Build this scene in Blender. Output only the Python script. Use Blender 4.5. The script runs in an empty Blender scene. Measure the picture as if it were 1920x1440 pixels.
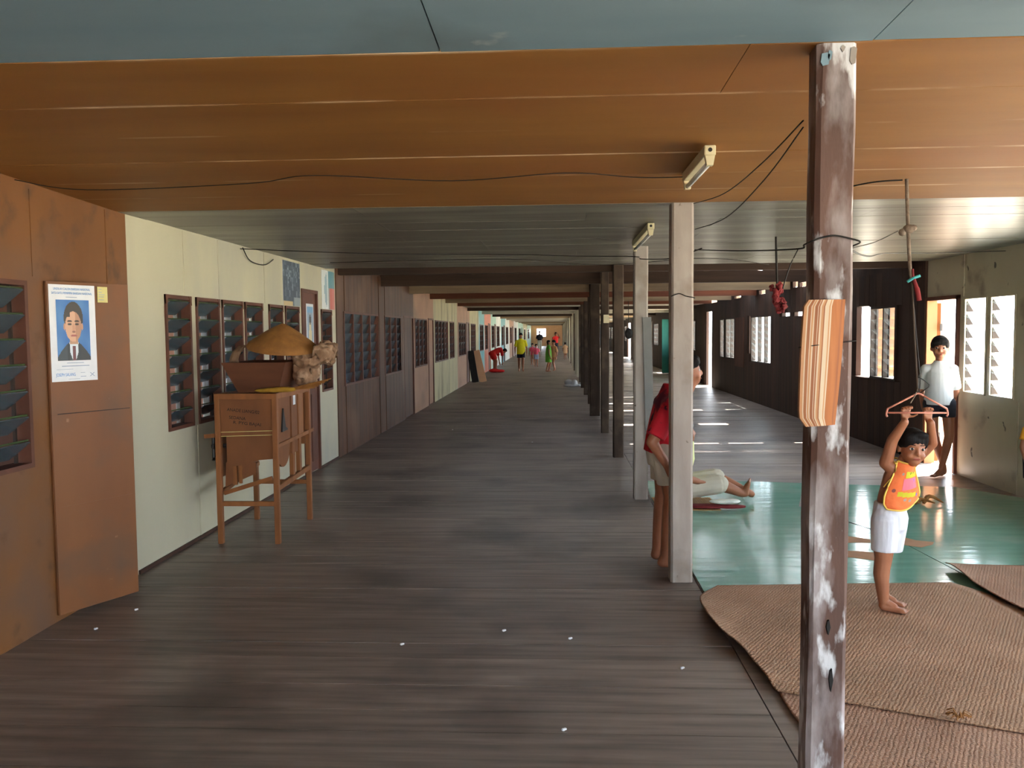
import bpy, bmesh, math, random
from mathutils import Vector, Matrix, noise
random.seed(7)
sc = bpy.context.scene
COL = sc.collection
PI = math.pi

# ------------------------------------------------------------------ camera, sky, sun, exposure
YAW, PITCH, ROLL, FPX = .0521, .0614, -.0089, 1584.55
cd = bpy.data.cameras.new('camera'); cam = bpy.data.objects.new('camera', cd); COL.objects.link(cam)
cd.sensor_width = 36; cd.lens = FPX / 1920 * 36; cd.clip_end = 400; cd.clip_start = .05
_f = Vector((-math.sin(YAW)*math.cos(PITCH), math.cos(YAW)*math.cos(PITCH), -math.sin(PITCH)))
_r = Vector((math.cos(YAW), math.sin(YAW), 0)); _u = _r.cross(_f)
_r2 = _r*math.cos(ROLL) + _u*math.sin(ROLL); _u2 = _u*math.cos(ROLL) - _r*math.sin(ROLL)
cam.matrix_world = Matrix(((_r2.x, _u2.x, -_f.x, 0), (_r2.y, _u2.y, -_f.y, 0), (_r2.z, _u2.z, -_f.z, 1.5), (0, 0, 0, 1)))
sc.camera = cam
w = bpy.data.worlds.new('sky'); sc.world = w; w.use_nodes = True
w.node_tree.nodes['Background'].inputs[0].default_value = (.86, .93, 1.0, 1)
w.node_tree.nodes['Background'].inputs[1].default_value = 1.0
sd = bpy.data.lights.new('sun', 'SUN'); sd.energy = 5.0; sd.angle = .012; sd.color = (1, .96, .9)
sun = bpy.data.objects.new('sun', sd); COL.objects.link(sun)
_a, _e = math.radians(24), math.radians(58)
sun.rotation_euler = Vector((-math.cos(_e)*math.cos(_a), -math.cos(_e)*math.sin(_a), -math.sin(_e))).to_track_quat('-Z', 'Y').to_euler()
vs = sc.view_settings
vs.view_transform = 'Standard'; vs.look = 'None'; vs.exposure = 4.35; vs.gamma = 1; vs.use_curve_mapping = False
sc.cycles.max_bounces = 10; sc.cycles.diffuse_bounces = 7; sc.cycles.glossy_bounces = 4
sc.cycles.transparent_max_bounces = 24; sc.cycles.sample_clamp_indirect = 6
sc.cycles.caustics_reflective = False; sc.cycles.caustics_refractive = False

# ------------------------------------------------------------------ materials
def lin(c):
    return tuple(((v/255)/12.92 if v/255 <= .04045 else ((v/255+.055)/1.055)**2.4) for v in c)
MATS = {}
def mat(name, c1, c2=None, scale=(1, 1, 1), ns=4, rough=.7, spec=.3, stain=None, sscale=1.5, sthr=(.52, .68), bump=.0,
        rand=.0, coat=0, metal=0, detail=5, sstretch=(1, 1, 1), stain2=None, s2scale=6, s2thr=(.6, .7), space='Position'):
    m = bpy.data.materials.new(name); m.use_nodes = True
    nt = m.node_tree; N = nt.nodes; L = nt.links
    b = N['Principled BSDF']
    b.inputs['Roughness'].default_value = rough; b.inputs['Specular IOR Level'].default_value = spec
    b.inputs['Metallic'].default_value = metal; b.inputs['Coat Weight'].default_value = coat
    c2 = c2 or c1
    geo = N.new('ShaderNodeNewGeometry') if space == 'Position' else N.new('ShaderNodeTexCoord')
    src = geo.outputs['Position'] if space == 'Position' else geo.outputs['Object']
    def noise(sc3, s, det):
        mp = N.new('ShaderNodeMapping'); mp.inputs['Scale'].default_value = sc3
        L.new(src, mp.inputs['Vector'])
        n = N.new('ShaderNodeTexNoise'); n.inputs['Scale'].default_value = s; n.inputs['Detail'].default_value = det
        L.new(mp.outputs[0], n.inputs['Vector'])
        return n.outputs['Fac']
    f = noise(scale, ns, detail)
    cr = N.new('ShaderNodeValToRGB')
    cr.color_ramp.elements[0].position = .3; cr.color_ramp.elements[1].position = .7
    cr.color_ramp.elements[0].color = (*lin(c1), 1); cr.color_ramp.elements[1].color = (*lin(c2), 1)
    L.new(f, cr.inputs[0]); out = cr.outputs[0]
    for st, ss, th, stre in ((stain, sscale, sthr, sstretch), (stain2, s2scale, s2thr, sstretch)):
        if st:
            g = noise(stre, ss, 6)
            r = N.new('ShaderNodeValToRGB')
            r.color_ramp.elements[0].position = th[0]; r.color_ramp.elements[1].position = th[1]
            L.new(g, r.inputs[0])
            mx = N.new('ShaderNodeMixRGB'); L.new(r.outputs[0], mx.inputs[0]); L.new(out, mx.inputs[1])
            mx.inputs[2].default_value = (*lin(st), 1); out = mx.outputs[0]
    if rand:
        oi = N.new('ShaderNodeObjectInfo'); mr = N.new('ShaderNodeMapRange')
        mr.inputs[3].default_value = 1-rand; mr.inputs[4].default_value = 1+rand
        L.new(oi.outputs['Random'], mr.inputs[0])
        hs = N.new('ShaderNodeHueSaturation'); L.new(mr.outputs[0], hs.inputs['Value']); L.new(out, hs.inputs['Color'])
        out = hs.outputs[0]
    L.new(out, b.inputs['Base Color'])
    if bump:
        bn = N.new('ShaderNodeBump'); bn.inputs['Strength'].default_value = bump; bn.inputs['Distance'].default_value = .02
        L.new(f, bn.inputs['Height']); L.new(bn.outputs[0], b.inputs['Normal'])
    MATS[name] = m
    return m
def plain(name, c, rough=.7, spec=.3, metal=0):
    return mat(name, c, tuple(max(0, v-10) for v in c), ns=14, rough=rough, spec=spec, metal=metal)
def glass(name, tint, trans, rough=.25):
    m = bpy.data.materials.new(name); m.use_nodes = True; nt = m.node_tree; N = nt.nodes; L = nt.links
    N.remove(N['Principled BSDF']); o = N['Material Output']
    t = N.new('ShaderNodeBsdfTransparent'); t.inputs[0].default_value = (*lin(tint), 1)
    g = N.new('ShaderNodeBsdfPrincipled'); g.inputs['Base Color'].default_value = (*lin(tuple(v*.75 for v in tint)), 1)
    g.inputs['Roughness'].default_value = rough; g.inputs['Specular IOR Level'].default_value = .6
    mx = N.new('ShaderNodeMixShader'); mx.inputs[0].default_value = 1-trans
    L.new(t.outputs[0], mx.inputs[1]); L.new(g.outputs[0], mx.inputs[2]); L.new(mx.outputs[0], o.inputs[0])
    return m
def vcol(name, rough=.6):
    m = bpy.data.materials.new(name); m.use_nodes = True; nt = m.node_tree
    a = nt.nodes.new('ShaderNodeAttribute'); a.attribute_name = 'print'
    b = nt.nodes['Principled BSDF']; b.inputs['Roughness'].default_value = rough
    nt.links.new(a.outputs['Color'], b.inputs['Base Color'])
    return m

M_FLOOR = mat('floor_wood', (102, 93, 87), (150, 135, 125), scale=(.5, 7, 7), ns=3, rough=.4, spec=.5, stain=(78, 69, 64), sscale=1.1, sthr=(.5, .7), rand=.2, bump=.12, detail=8)
M_ORANGE = mat('orange_paint', (152, 104, 48), (132, 86, 38), scale=(.5, 2.2, 1), ns=1.6, rough=.6, stain=(140, 88, 42), sscale=.8, rand=.04, bump=.15)
def worn_joints(m, c):          # chalky paint rubbed off along the long joints of the boards
    nt = m.node_tree; N = nt.nodes; L = nt.links; bs = N['Principled BSDF']
    tc = N.new('ShaderNodeTexCoord'); sp = N.new('ShaderNodeSeparateXYZ'); L.new(tc.outputs['Generated'], sp.inputs[0])
    a_ = N.new('ShaderNodeMath'); a_.operation = 'SUBTRACT'; a_.inputs[1].default_value = .5; L.new(sp.outputs['Y'], a_.inputs[0])
    b_ = N.new('ShaderNodeMath'); b_.operation = 'ABSOLUTE'; L.new(a_.outputs[0], b_.inputs[0])
    r = N.new('ShaderNodeMapRange'); r.inputs[1].default_value = .462; r.inputs[2].default_value = .498; L.new(b_.outputs[0], r.inputs[0])
    g = N.new('ShaderNodeNewGeometry'); n = N.new('ShaderNodeTexNoise'); n.inputs['Scale'].default_value = 1.7; n.inputs['Detail'].default_value = 4; L.new(g.outputs['Position'], n.inputs['Vector'])
    r2 = N.new('ShaderNodeMapRange'); r2.inputs[1].default_value = .46; r2.inputs[2].default_value = .66; L.new(n.outputs['Fac'], r2.inputs[0])
    ml = N.new('ShaderNodeMath'); ml.operation = 'MULTIPLY'; L.new(r.outputs[0], ml.inputs[0]); L.new(r2.outputs[0], ml.inputs[1])
    mx = N.new('ShaderNodeMixRGB'); L.new(ml.outputs[0], mx.inputs[0]); L.new(bs.inputs['Base Color'].links[0].from_socket, mx.inputs[1]); mx.inputs[2].default_value = (*lin(c), 1)
    L.new(mx.outputs[0], bs.inputs['Base Color'])
worn_joints(M_ORANGE, (206, 176, 142))
M_BLUE = mat('blue_paint', (112, 136, 150), (126, 148, 160), scale=(.5, 2, 1), ns=1.5, rough=.7, stain=(104, 122, 132), sscale=1.2, stain2=(182, 188, 188), s2scale=2.5, s2thr=(.66, .75))
M_GREYC = mat('grey_green_boards', (112, 108, 94), (88, 85, 74), scale=(.4, 9, 1), ns=1.5, rough=.36, spec=.5, rand=.08, bump=.14, stain=(130, 130, 116), sscale=1.2, sstretch=(.5, 4, 1))
M_BROWNW = mat('brown_plywood', (126, 82, 44), (110, 70, 36), scale=(1, 1, .35), ns=2.2, rough=.55, stain=(106, 78, 60), sscale=1.6, sthr=(.46, .66), rand=.03, stain2=(92, 62, 40), s2scale=5, s2thr=(.56, .7))
M_LEAF = mat('brown_door_plywood', (126, 80, 46), (110, 68, 40), scale=(1, 1, .35), ns=2.4, rough=.5, stain=(94, 72, 56), sscale=2.0, sthr=(.46, .66), stain2=(150, 112, 84), s2scale=9, s2thr=(.69, .75))
M_CREAM = mat('cream_paint', (194, 188, 162), (184, 178, 156), scale=(1, 1, .3), ns=1.6, rough=.55, stain=(166, 164, 154), sscale=1.4, sthr=(.5, .75), sstretch=(1, 1, .4))
M_CREAMR = mat('cream_paint_scuffed', (200, 190, 166), (182, 172, 150), scale=(1, 1, .5), ns=2, rough=.35, spec=.5, stain=(128, 108, 94), sscale=2.2, sthr=(.58, .72), stain2=(80, 70, 64), s2scale=6, s2thr=(.68, .72))
M_STAINED = mat('red_brown_stained_wood', (92, 58, 36), (64, 41, 27), scale=(1, 2.6, .15), ns=3, rough=.6, rand=.1, stain=(98, 68, 48), sscale=1.2)
M_PINKTAN = mat('pinkish_tan_paint', (176, 138, 112), (164, 126, 104), ns=2, rough=.7, stain=(150, 120, 100))
M_OLDCREAM = mat('weathered_cream_paint', (196, 186, 144), (172, 164, 132), scale=(1, 1.6, .3), ns=2, rough=.7, stain=(140, 130, 104), sscale=1.6, sstretch=(1, 1.5, .4))
M_TEAL = mat('teal_paint', (110, 168, 172), (98, 152, 160), ns=2, rough=.6, stain=(140, 170, 168))
M_SALMON = mat('salmon_paint', (204, 122, 92), (188, 110, 84), ns=2, rough=.6)
M_MINT = mat('mint_paint', (158, 190, 172), (140, 172, 158), ns=2, rough=.6)
M_WHITEP = mat('white_paint', (214, 214, 206), (198, 198, 190), ns=2, rough=.6, stain=(170, 168, 156))
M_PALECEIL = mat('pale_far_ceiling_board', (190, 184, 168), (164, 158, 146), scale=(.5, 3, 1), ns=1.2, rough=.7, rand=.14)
M_PEACH = mat('peach_paint', (226, 178, 136), (214, 166, 126), ns=2)
M_DARKW = mat('dark_old_wood', (72, 50, 38), (48, 34, 28), scale=(1, 3, .2), ns=3, rough=.72, rand=.22, stain=(60, 40, 34), sscale=2)
M_DARKBEAM = mat('dark_beam_wood', (70, 50, 38), (44, 32, 26), scale=(.3, 4, 4), ns=3, rough=.75, rand=.2)
M_LIGHTBEAM = mat('weathered_beam_wood', (150, 130, 104), (118, 100, 80), scale=(.3, 4, 4), ns=3, rough=.8, rand=.1)
M_RBEAM = mat('red_brown_beam_wood', (112, 62, 42), (84, 48, 34), scale=(.3, 4, 4), ns=3, rough=.75)
M_POST1 = mat('worn_red_brown_post', (102, 72, 62), (74, 53, 47), scale=(2, 2, .5), ns=6, rough=.6, stain=(160, 148, 148), sscale=7, sthr=(.47, .62), sstretch=(1, 1, .35), stain2=(208, 206, 210), s2scale=15, s2thr=(.56, .64), bump=.5, detail=9)
M_POST2 = mat('whitewashed_post', (168, 160, 154), (148, 138, 132), scale=(2, 2, .6), ns=5, rough=.75, stain=(130, 116, 106), sscale=3, sthr=(.56, .72), stain2=(92, 78, 70), s2scale=16, s2thr=(.68, .73), bump=.25)
M_POSTD = mat('dark_post', (72, 58, 48), (52, 42, 36), scale=(2, 2, .4), ns=5, rough=.8, rand=.15, stain=(88, 74, 62), sscale=3, bump=.3)
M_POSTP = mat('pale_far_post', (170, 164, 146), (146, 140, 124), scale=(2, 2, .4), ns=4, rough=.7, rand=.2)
M_FRAME = mat('red_brown_frame', (104, 64, 50), (84, 52, 42), ns=6, rough=.6, rand=.08)
M_DFRAME = mat('dark_window_frame', (58, 46, 40), (44, 36, 32), ns=6, rough=.6)
M_GLASSL = glass('smoky_louvre_glass', (120, 138, 150), .35, .18)
M_GLASSR = glass('clear_louvre_glass', (240, 246, 248), .82, .2)
M_BAR = plain('green_painted_bar', (74, 92, 58), .5)
M_CURTAIN = mat('grey_curtain', (176, 182, 190), (150, 156, 166), scale=(1, 12, .3), ns=2, rough=.9)
M_ROOMW = mat('dim_room_wood', (96, 64, 50), (76, 52, 42), scale=(1, 2, .3), ns=2, rough=.8)
M_LINO = mat('green_linoleum', (126, 178, 160), (110, 162, 146), scale=(.7, 5, 1), ns=2.5, rough=.13, spec=.7, stain=(144, 180, 164), sscale=1.6, bump=.1)
M_MAT = None
M_WINN = mat('winnower_wood', (142, 90, 50), (118, 72, 40), scale=(3, 3, .6), ns=5, rough=.55, rand=.1)
M_WINNP = mat('winnower_panel', (128, 80, 46), (108, 66, 40), scale=(1, 1, .5), ns=5, rough=.6, rand=.06)
M_HOPPER = mat('hopper_wood', (98, 58, 38), (82, 48, 32), scale=(.6, 1, 3), ns=4, rough=.65)
M_STRAW = mat('straw', (156, 106, 54), (130, 88, 46), scale=(2, 2, 2), ns=9, rough=.75, stain=(136, 92, 48), sscale=5, bump=.3)
M_SACK = mat('sackcloth', (150, 116, 90), (118, 90, 70), ns=12, rough=.85, stain=(172, 142, 118), sscale=14, bump=.8)
M_BLACK = plain('black_rubber', (28, 26, 26), .6)
M_IRON = plain('black_iron', (36, 34, 34), .45)
M_WIRE = plain('black_cable', (34, 30, 28), .6)
M_ROPE = mat('old_rope', (130, 116, 104), (92, 80, 70), ns=60, rough=.9)
M_FIX = plain('ivory_light_fitting', (214, 204, 170), .45)
M_TUBE = plain('white_glass_tube', (226, 228, 226), .15)
M_RED = mat('red_cloth', (128, 42, 46), (100, 34, 38), ns=8, rough=.85)
M_PAPER = plain('white_paper', (226, 228, 234), .6)
M_NOTE = plain('yellow_note_paper', (214, 204, 140), .6)
M_PRINT = vcol('colour_print', .5)
M_BLUEINK = plain('blue_ink', (70, 140, 204), .6)
M_GREYINK = plain('grey_ink', (150, 164, 190), .6)
M_INK = plain('black_ink', (26, 22, 22), .7)
M_SLAB = None
M_GROUND = plain('sunlit_pale_ground', (206, 198, 180), .9)
M_DECKO = mat('sun_bleached_deck', (200, 190, 172), (176, 166, 148), scale=(.4, 4, 1), ns=3, rough=.85, rand=.08)
M_ROOF = mat('rusty_roof_sheet', (96, 72, 58), (70, 54, 46), ns=2, rough=.7, rand=.2)
M_DOORR = mat('sunlit_wooden_door', (150, 96, 56), (132, 82, 48), scale=(1, 1, .2), ns=4, rough=.6)
M_TEALD = mat('teal_door_paint', (44, 128, 116), (36, 112, 102), ns=3, rough=.5)

# ------------------------------------------------------------------ mesh helpers
class MB:
    def __init__(s): s.v, s.f, s.m = [], [], []
    def add(s, vs, fs, mi=0):
        o = len(s.v); s.v += [tuple(v) for v in vs]
        s.f += [tuple(i+o for i in f) for f in fs]; s.m += [mi]*len(fs); return s
    def box(s, x0, x1, y0, y1, z0, z1, mi=0):
        return s.add([(x0, y0, z0), (x1, y0, z0), (x1, y1, z0), (x0, y1, z0), (x0, y0, z1), (x1, y0, z1), (x1, y1, z1), (x0, y1, z1)],
                     [(0, 3, 2, 1), (4, 5, 6, 7), (0, 1, 5, 4), (1, 2, 6, 5), (2, 3, 7, 6), (3, 0, 4, 7)], mi)
    def bar(s, a, b, wx, wy=None, up=(0, 0, 1), mi=0):
        a, b = Vector(a), Vector(b); d = (b-a).normalized(); u = Vector(up)
        if abs(d.dot(u)) > .95: u = Vector((0, 1, 0))
        x = d.cross(u).normalized(); y = x.cross(d); wy = wy or wx
        q = [(-1, -1), (1, -1), (1, 1), (-1, 1)]
        return s.add([a+x*i*wx/2+y*j*wy/2 for i, j in q]+[b+x*i*wx/2+y*j*wy/2 for i, j in q],
                     [(3, 2, 1, 0), (4, 5, 6, 7), (0, 1, 5, 4), (1, 2, 6, 5), (2, 3, 7, 6), (3, 0, 4, 7)], mi)
    def tube(s, pts, r, n=6, mi=0, cap=True):
        pts = [Vector(p) for p in pts]; rs = r if isinstance(r, (list, tuple)) else [r]*len(pts)
        vs, fs = [], []
        for i, p in enumerate(pts):
            d = (pts[min(i+1, len(pts)-1)]-pts[max(i-1, 0)]).normalized()
            u = Vector((0, 0, 1)) if abs(d.z) < .9 else Vector((1, 0, 0))
            x = d.cross(u).normalized(); y = x.cross(d)
            vs += [p+(x*math.cos(2*PI*k/n)+y*math.sin(2*PI*k/n))*rs[i] for k in range(n)]
        for i in range(len(pts)-1):
            fs += [(i*n+k, i*n+(k+1) % n, (i+1)*n+(k+1) % n, (i+1)*n+k) for k in range(n)]
        if cap: fs += [tuple(range(n))[::-1], tuple(range((len(pts)-1)*n, len(pts)*n))]
        return s.add(vs, fs, mi)
    def loft(s, rings, n=20, mi=0, cap=True):
        vs, fs = [], []
        for c, ax, ay in rings:
            c, ax, ay = Vector(c), Vector(ax), Vector(ay)
            vs += [c+ax*math.cos(2*PI*k/n)+ay*math.sin(2*PI*k/n) for k in range(n)]
        for i in range(len(rings)-1):
            fs += [(i*n+k, i*n+(k+1) % n, (i+1)*n+(k+1) % n, (i+1)*n+k) for k in range(n)]
        if cap: fs += [tuple(range(n))[::-1], tuple(range((len(rings)-1)*n, len(rings)*n))]
        return s.add(vs, fs, mi)
    def cap(s, p0, r0, p1, r1, n=10, mi=0):
        p0, p1 = Vector(p0), Vector(p1); d = (p1-p0)
        d = d.normalized() if d.length > 1e-6 else Vector((0, 0, 1))
        pts, rs = [], []
        for t in (1, .92, .7, .4): pts.append(p0-d*r0*t); rs.append(max(r0*math.sqrt(max(0, 1-t*t)), r0*.02))
        pts.append(p0); rs.append(r0); pts.append(p1); rs.append(r1)
        for t in (.4, .7, .92, 1): pts.append(p1+d*r1*t); rs.append(max(r1*math.sqrt(max(0, 1-t*t)), r1*.02))
        u = Vector((0, 0, 1)) if abs(d.z) < .9 else Vector((1, 0, 0))
        x = d.cross(u).normalized(); y = x.cross(d)
        return s.loft([(p, x*r, y*r) for p, r in zip(pts, rs)], n, mi)
    def chain(s, pts, rs, n=10, mi=0):
        for i in range(len(pts)-1): s.cap(pts[i], rs[i], pts[i+1], rs[i+1], n, mi)
        return s
    def ell(s, c, r, M=None, n=16, mi=0):
        c = Vector(c); M = M or Matrix.Identity(3); vs, fs = [], []; h = n//2
        for i in range(1, h):
            t = PI*i/h
            vs += [c+M @ Vector((r[0]*math.sin(t)*math.cos(2*PI*k/n), r[1]*math.sin(t)*math.sin(2*PI*k/n), r[2]*math.cos(t))) for k in range(n)]
        top = len(vs); vs += [c+M @ Vector((0, 0, r[2])), c+M @ Vector((0, 0, -r[2]))]
        for i in range(h-2): fs += [(i*n+k, (i+1)*n+k, (i+1)*n+(k+1) % n, i*n+(k+1) % n) for k in range(n)]
        fs += [(top, k, (k+1) % n) for k in range(n)] + [(top+1, (h-2)*n+(k+1) % n, (h-2)*n+k) for k in range(n)]
        return s.add(vs, fs, mi)
    def prism(s, poly, axis, a, b, mi=0):
        def P(p, t): return {'x': (t, p[0], p[1]), 'y': (p[0], t, p[1]), 'z': (p[0], p[1], t)}[axis]
        n = len(poly)
        return s.add([P(p, a) for p in poly]+[P(p, b) for p in poly],
                     [tuple(range(n)), tuple(range(n, 2*n))[::-1]]+[(k, k+n, (k+1) % n+n, (k+1) % n) for k in range(n)], mi)
    def build(s, name, mats, parent=None, smooth=False, bevel=0):
        me = bpy.data.meshes.new(name); me.from_pydata(s.v, [], s.f)
        for m in (mats if isinstance(mats, (list, tuple)) else [mats]): me.materials.append(m)
        me.polygons.foreach_set('material_index', s.m)
        bm = bmesh.new(); bm.from_mesh(me); bmesh.ops.recalc_face_normals(bm, faces=bm.faces)
        if bevel: bmesh.ops.bevel(bm, geom=list(bm.edges), offset=bevel, segments=1, affect='EDGES')
        bm.to_mesh(me); bm.free()
        if smooth: me.polygons.foreach_set('use_smooth', [True]*len(me.polygons))
        o = bpy.data.objects.new(name, me); COL.objects.link(o)
        if parent: o.parent = parent
        return o
def link(name, me, parent=None, loc=(0, 0, 0), rot=(0, 0, 0)):
    o = bpy.data.objects.new(name, me); COL.objects.link(o); o.location = loc; o.rotation_euler = rot
    if parent: o.parent = parent
    return o
def thing(name, label, cat, group=None, loc=(0, 0, 0)):
    o = bpy.data.objects.new(name, None); COL.objects.link(o); o.location = loc
    o.empty_display_size = .05
    return tag(o, label, cat, group)
def tag(o, label, cat, group=None):
    o['label'] = label; o['category'] = cat
    if group: o['group'] = group
    return o
def struct(name, label=None, ob=None):
    if ob is None:
        ob = bpy.data.objects.new(name, None); COL.objects.link(ob)
    ob['kind'] = 'structure'
    if label: ob['label'] = label; ob['category'] = name.split('_')[0]
    return ob
def remesh(mb, name, mats, parent, voxel, smooth=4):
    me = bpy.data.meshes.new('t'); me.from_pydata(mb.v, [], mb.f)
    o = bpy.data.objects.new('t', me); COL.objects.link(o)
    r = o.modifiers.new('r', 'REMESH'); r.mode = 'VOXEL'; r.voxel_size = voxel
    if smooth:
        q = o.modifiers.new('s', 'SMOOTH'); q.factor = .5; q.iterations = smooth
    dg = bpy.context.evaluated_depsgraph_get(); dg.update()
    nm = bpy.data.meshes.new_from_object(o.evaluated_get(dg)); nm.name = name
    bpy.data.objects.remove(o); bpy.data.meshes.remove(me)
    nm.materials.clear(); nm.materials.append(mats)
    nm.polygons.foreach_set('use_smooth', [True]*len(nm.polygons))
    ob = bpy.data.objects.new(name, nm); COL.objects.link(ob); ob.parent = parent
    return ob
def text(body, name, m, parent, mw, size, width=None, ext=.0006):
    c = bpy.data.curves.new('t', 'FONT'); c.body = body; c.size = size; c.align_x = 'CENTER'; c.align_y = 'CENTER'; c.extrude = ext
    o = bpy.data.objects.new('t', c); COL.objects.link(o)
    dg = bpy.context.evaluated_depsgraph_get(); dg.update()
    me = bpy.data.meshes.new_from_object(o.evaluated_get(dg)); bpy.data.objects.remove(o)
    if width:
        xs = [v.co.x for v in me.vertices]; k = width/max(1e-6, max(xs)-min(xs))
        for v in me.vertices: v.co.x *= k
    me.materials.clear(); me.materials.append(m)
    ob = bpy.data.objects.new(name, me); COL.objects.link(ob); ob.parent = parent
    ob.matrix_world = mw
    return ob
def frame(o, x, y):      # matrix with local x, y axes at o
    x, y = Vector(x).normalized(), Vector(y).normalized(); z = x.cross(y)
    return Matrix(((x.x, y.x, z.x, o[0]), (x.y, y.y, z.y, o[1]), (x.z, y.z, z.z, o[2]), (0, 0, 0, 1)))
def spline(pts, n=8):
    pts = [Vector(p) for p in pts]; out = []
    for i in range(len(pts)-1):
        p0, p1, p2, p3 = pts[max(i-1, 0)], pts[i], pts[i+1], pts[min(i+2, len(pts)-1)]
        for k in range(n):
            t = k/n
            out.append(.5*((2*p1)+(p2-p0)*t+(2*p0-5*p1+4*p2-p3)*t*t+(3*p1-p0-3*p2+p3)*t**3))
    return out+[pts[-1]]

XL, XR, H, YE = -2.625, 4.117, 2.241, 90.0
def ceil_z(y): return H + max(0, 5.0-y)*.0296

# ================================================================== THE BUILDING
# ---- ground and outdoor deck
g = MB().add([(-200, -200, -1.6), (260, -200, -1.6), (260, 260, -1.6), (-200, 260, -1.6)], [(0, 1, 2, 3)]).build('ground', M_GROUND)
struct('ground', None, g)
deck = struct('deck')
b = MB().box(4.26, 9.5, -6, YE, -.16, -.12).build('deck_frame', M_DECKO, deck)
mb = MB(); y = -6
while y < YE: mb.box(4.26, 9.5, y, y+.19, -.12, -.09); y += .2
o = mb.build('deck_boards', M_DECKO, deck); o['kind'] = 'stuff'

# ---- floor: boards across the gallery
floor = struct('floor', 'dark worn wooden boards laid across the gallery',
               MB().box(-7, 4.2, -6, YE, -.09, -.031).build('floor', M_FLOOR))
y = 1.7; ys = []
while y < 12.5:
    wd = random.choice((.18, .21, .24, .27, .3)); ys.append((y, y+wd)); y += wd
yplank = y
for (a, c) in ys:
    dz = random.uniform(-.003, 0)
    MB().box(XL-.02, .828, a+.0025, c-.0025, -.03, dz).build('plank', M_FLOOR, floor)
y = 7.7
while y < 12.6:
    wd = random.choice((.17, .19, .2, .21, .24)); dz = random.uniform(-.003, 0)
    MB().box(.834, XR+.06, y+.0025, y+wd-.0025, -.03, dz).build('plank', M_FLOOR, floor); y += wd
mb = MB()
mb.box(XL-.02, .828, -6, 1.7, -.03, -.001).box(.834, XR+.06, -6, 7.7, -.03, -.002)
for xa, xb, ya in ((XL-.02, .828, yplank), (.834, XR+.06, y)):
    q = ya
    while q < YE:
        wd = random.choice((.18, .2, .22)); mb.box(xa, xb, q+.004, q+wd-.004, -.03, random.uniform(-.004, 0)); q += wd
o = mb.build('far_planks', M_FLOOR, floor); o['kind'] = 'stuff'

# ---- walls made of boxes around real openings
def wall_boxes(mb, x0, x1, y0, y1, z0, z1, holes, mi=0):
    ys = sorted({y0, y1, *[v for h in holes for v in h[:2] if y0 < v < y1]})
    for a, c in zip(ys, ys[1:]):
        m = (a+c)/2; hs = sorted([h[2:4] for h in holes if h[0] < m < h[1]])
        z = z0
        for za, zb in hs:
            if za > z: mb.box(x0, x1, a, c, z, za, mi)
            z = zb
        if z < z1: mb.box(x0, x1, a, c, z, z1, mi)
    return mb
wall_left = struct('wall_left', 'long painted wall of apartment fronts with louvre windows and doors')
wall_right = struct('wall_right', 'outer gallery wall with bright louvre windows')
Z0, Z1 = .845, 1.775
# (y0, y1, material, windows [(y0,y1,bays)], doors [(y0,y1,top)])
LEFT = [
 (-6, 5.09, M_BROWNW, [(-3, -1, 3), (.6, 2.0, 2), (3.1, 4.08, 2)], []),
 (5.09, 10.0, M_CREAM, [(5.57, 5.97, 1), (6.06, 6.49, 1), (6.54, 6.98, 1), (7.03, 7.46, 1), (7.63, 8.03, 1), (8.1, 8.54, 1), (9.36, 9.80, 1)], [(8.64, 9.23, 1.97)]),
 (10.0, 15.55, M_STAINED, [(10.37, 12.4, 4), (12.87, 14.35, 3)], [(14.5, 15.5, 1.8)]),
 (15.55, 18.1, M_PINKTAN, [(15.68, 17.14, 3)], [(17.32, 18.06, 1.8)]),
 (18.1, 22.5, M_OLDCREAM, [(18.3, 20.5, 4), (20.85, 21.75, 2)], []),
 (22.5, 25.75, M_PINKTAN, [(22.8, 24.6, 3)], [(24.8, 25.6, 1.8)]),
 (25.75, 28.8, M_OLDCREAM, [(26.1, 27.6, 3)], []),
 (28.8, 31.1, M_TEAL, [(29.2, 30.6, 2)], []),
 (31.1, 34.2, M_SALMON, [(31.4, 32.6, 2)], [(32.9, 33.8, 1.85)]),
 (34.2, 37.3, M_MINT, [(34.6, 36.0, 2)], [(36.2, 37.0, 1.85)]),
 (37.3, 40.5, M_WHITEP, [(37.6, 39.4, 3)], []),
 (40.5, 44, M_TEAL, [(41, 42.4, 2)], [(42.7, 43.5, 1.85)]),
 (44, 48, M_WHITEP, [(44.6, 46.6, 3)], []),
 (48, 53, M_PINKTAN, [(48.6, 50.4, 3)], [(51, 51.9, 1.85)]),
 (53, 59, M_WHITEP, [(54, 56.6, 3)], []),
 (59, 68, M_MINT, [(60, 63, 3)], [(65, 66, 1.85)]),
 (68, 78, M_OLDCREAM, [(70, 73, 3)], []),
 (78, YE, M_MINT, [(80, 84, 3)], []),
]
NW = [0]; ND = [0]
PANE = {}
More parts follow.
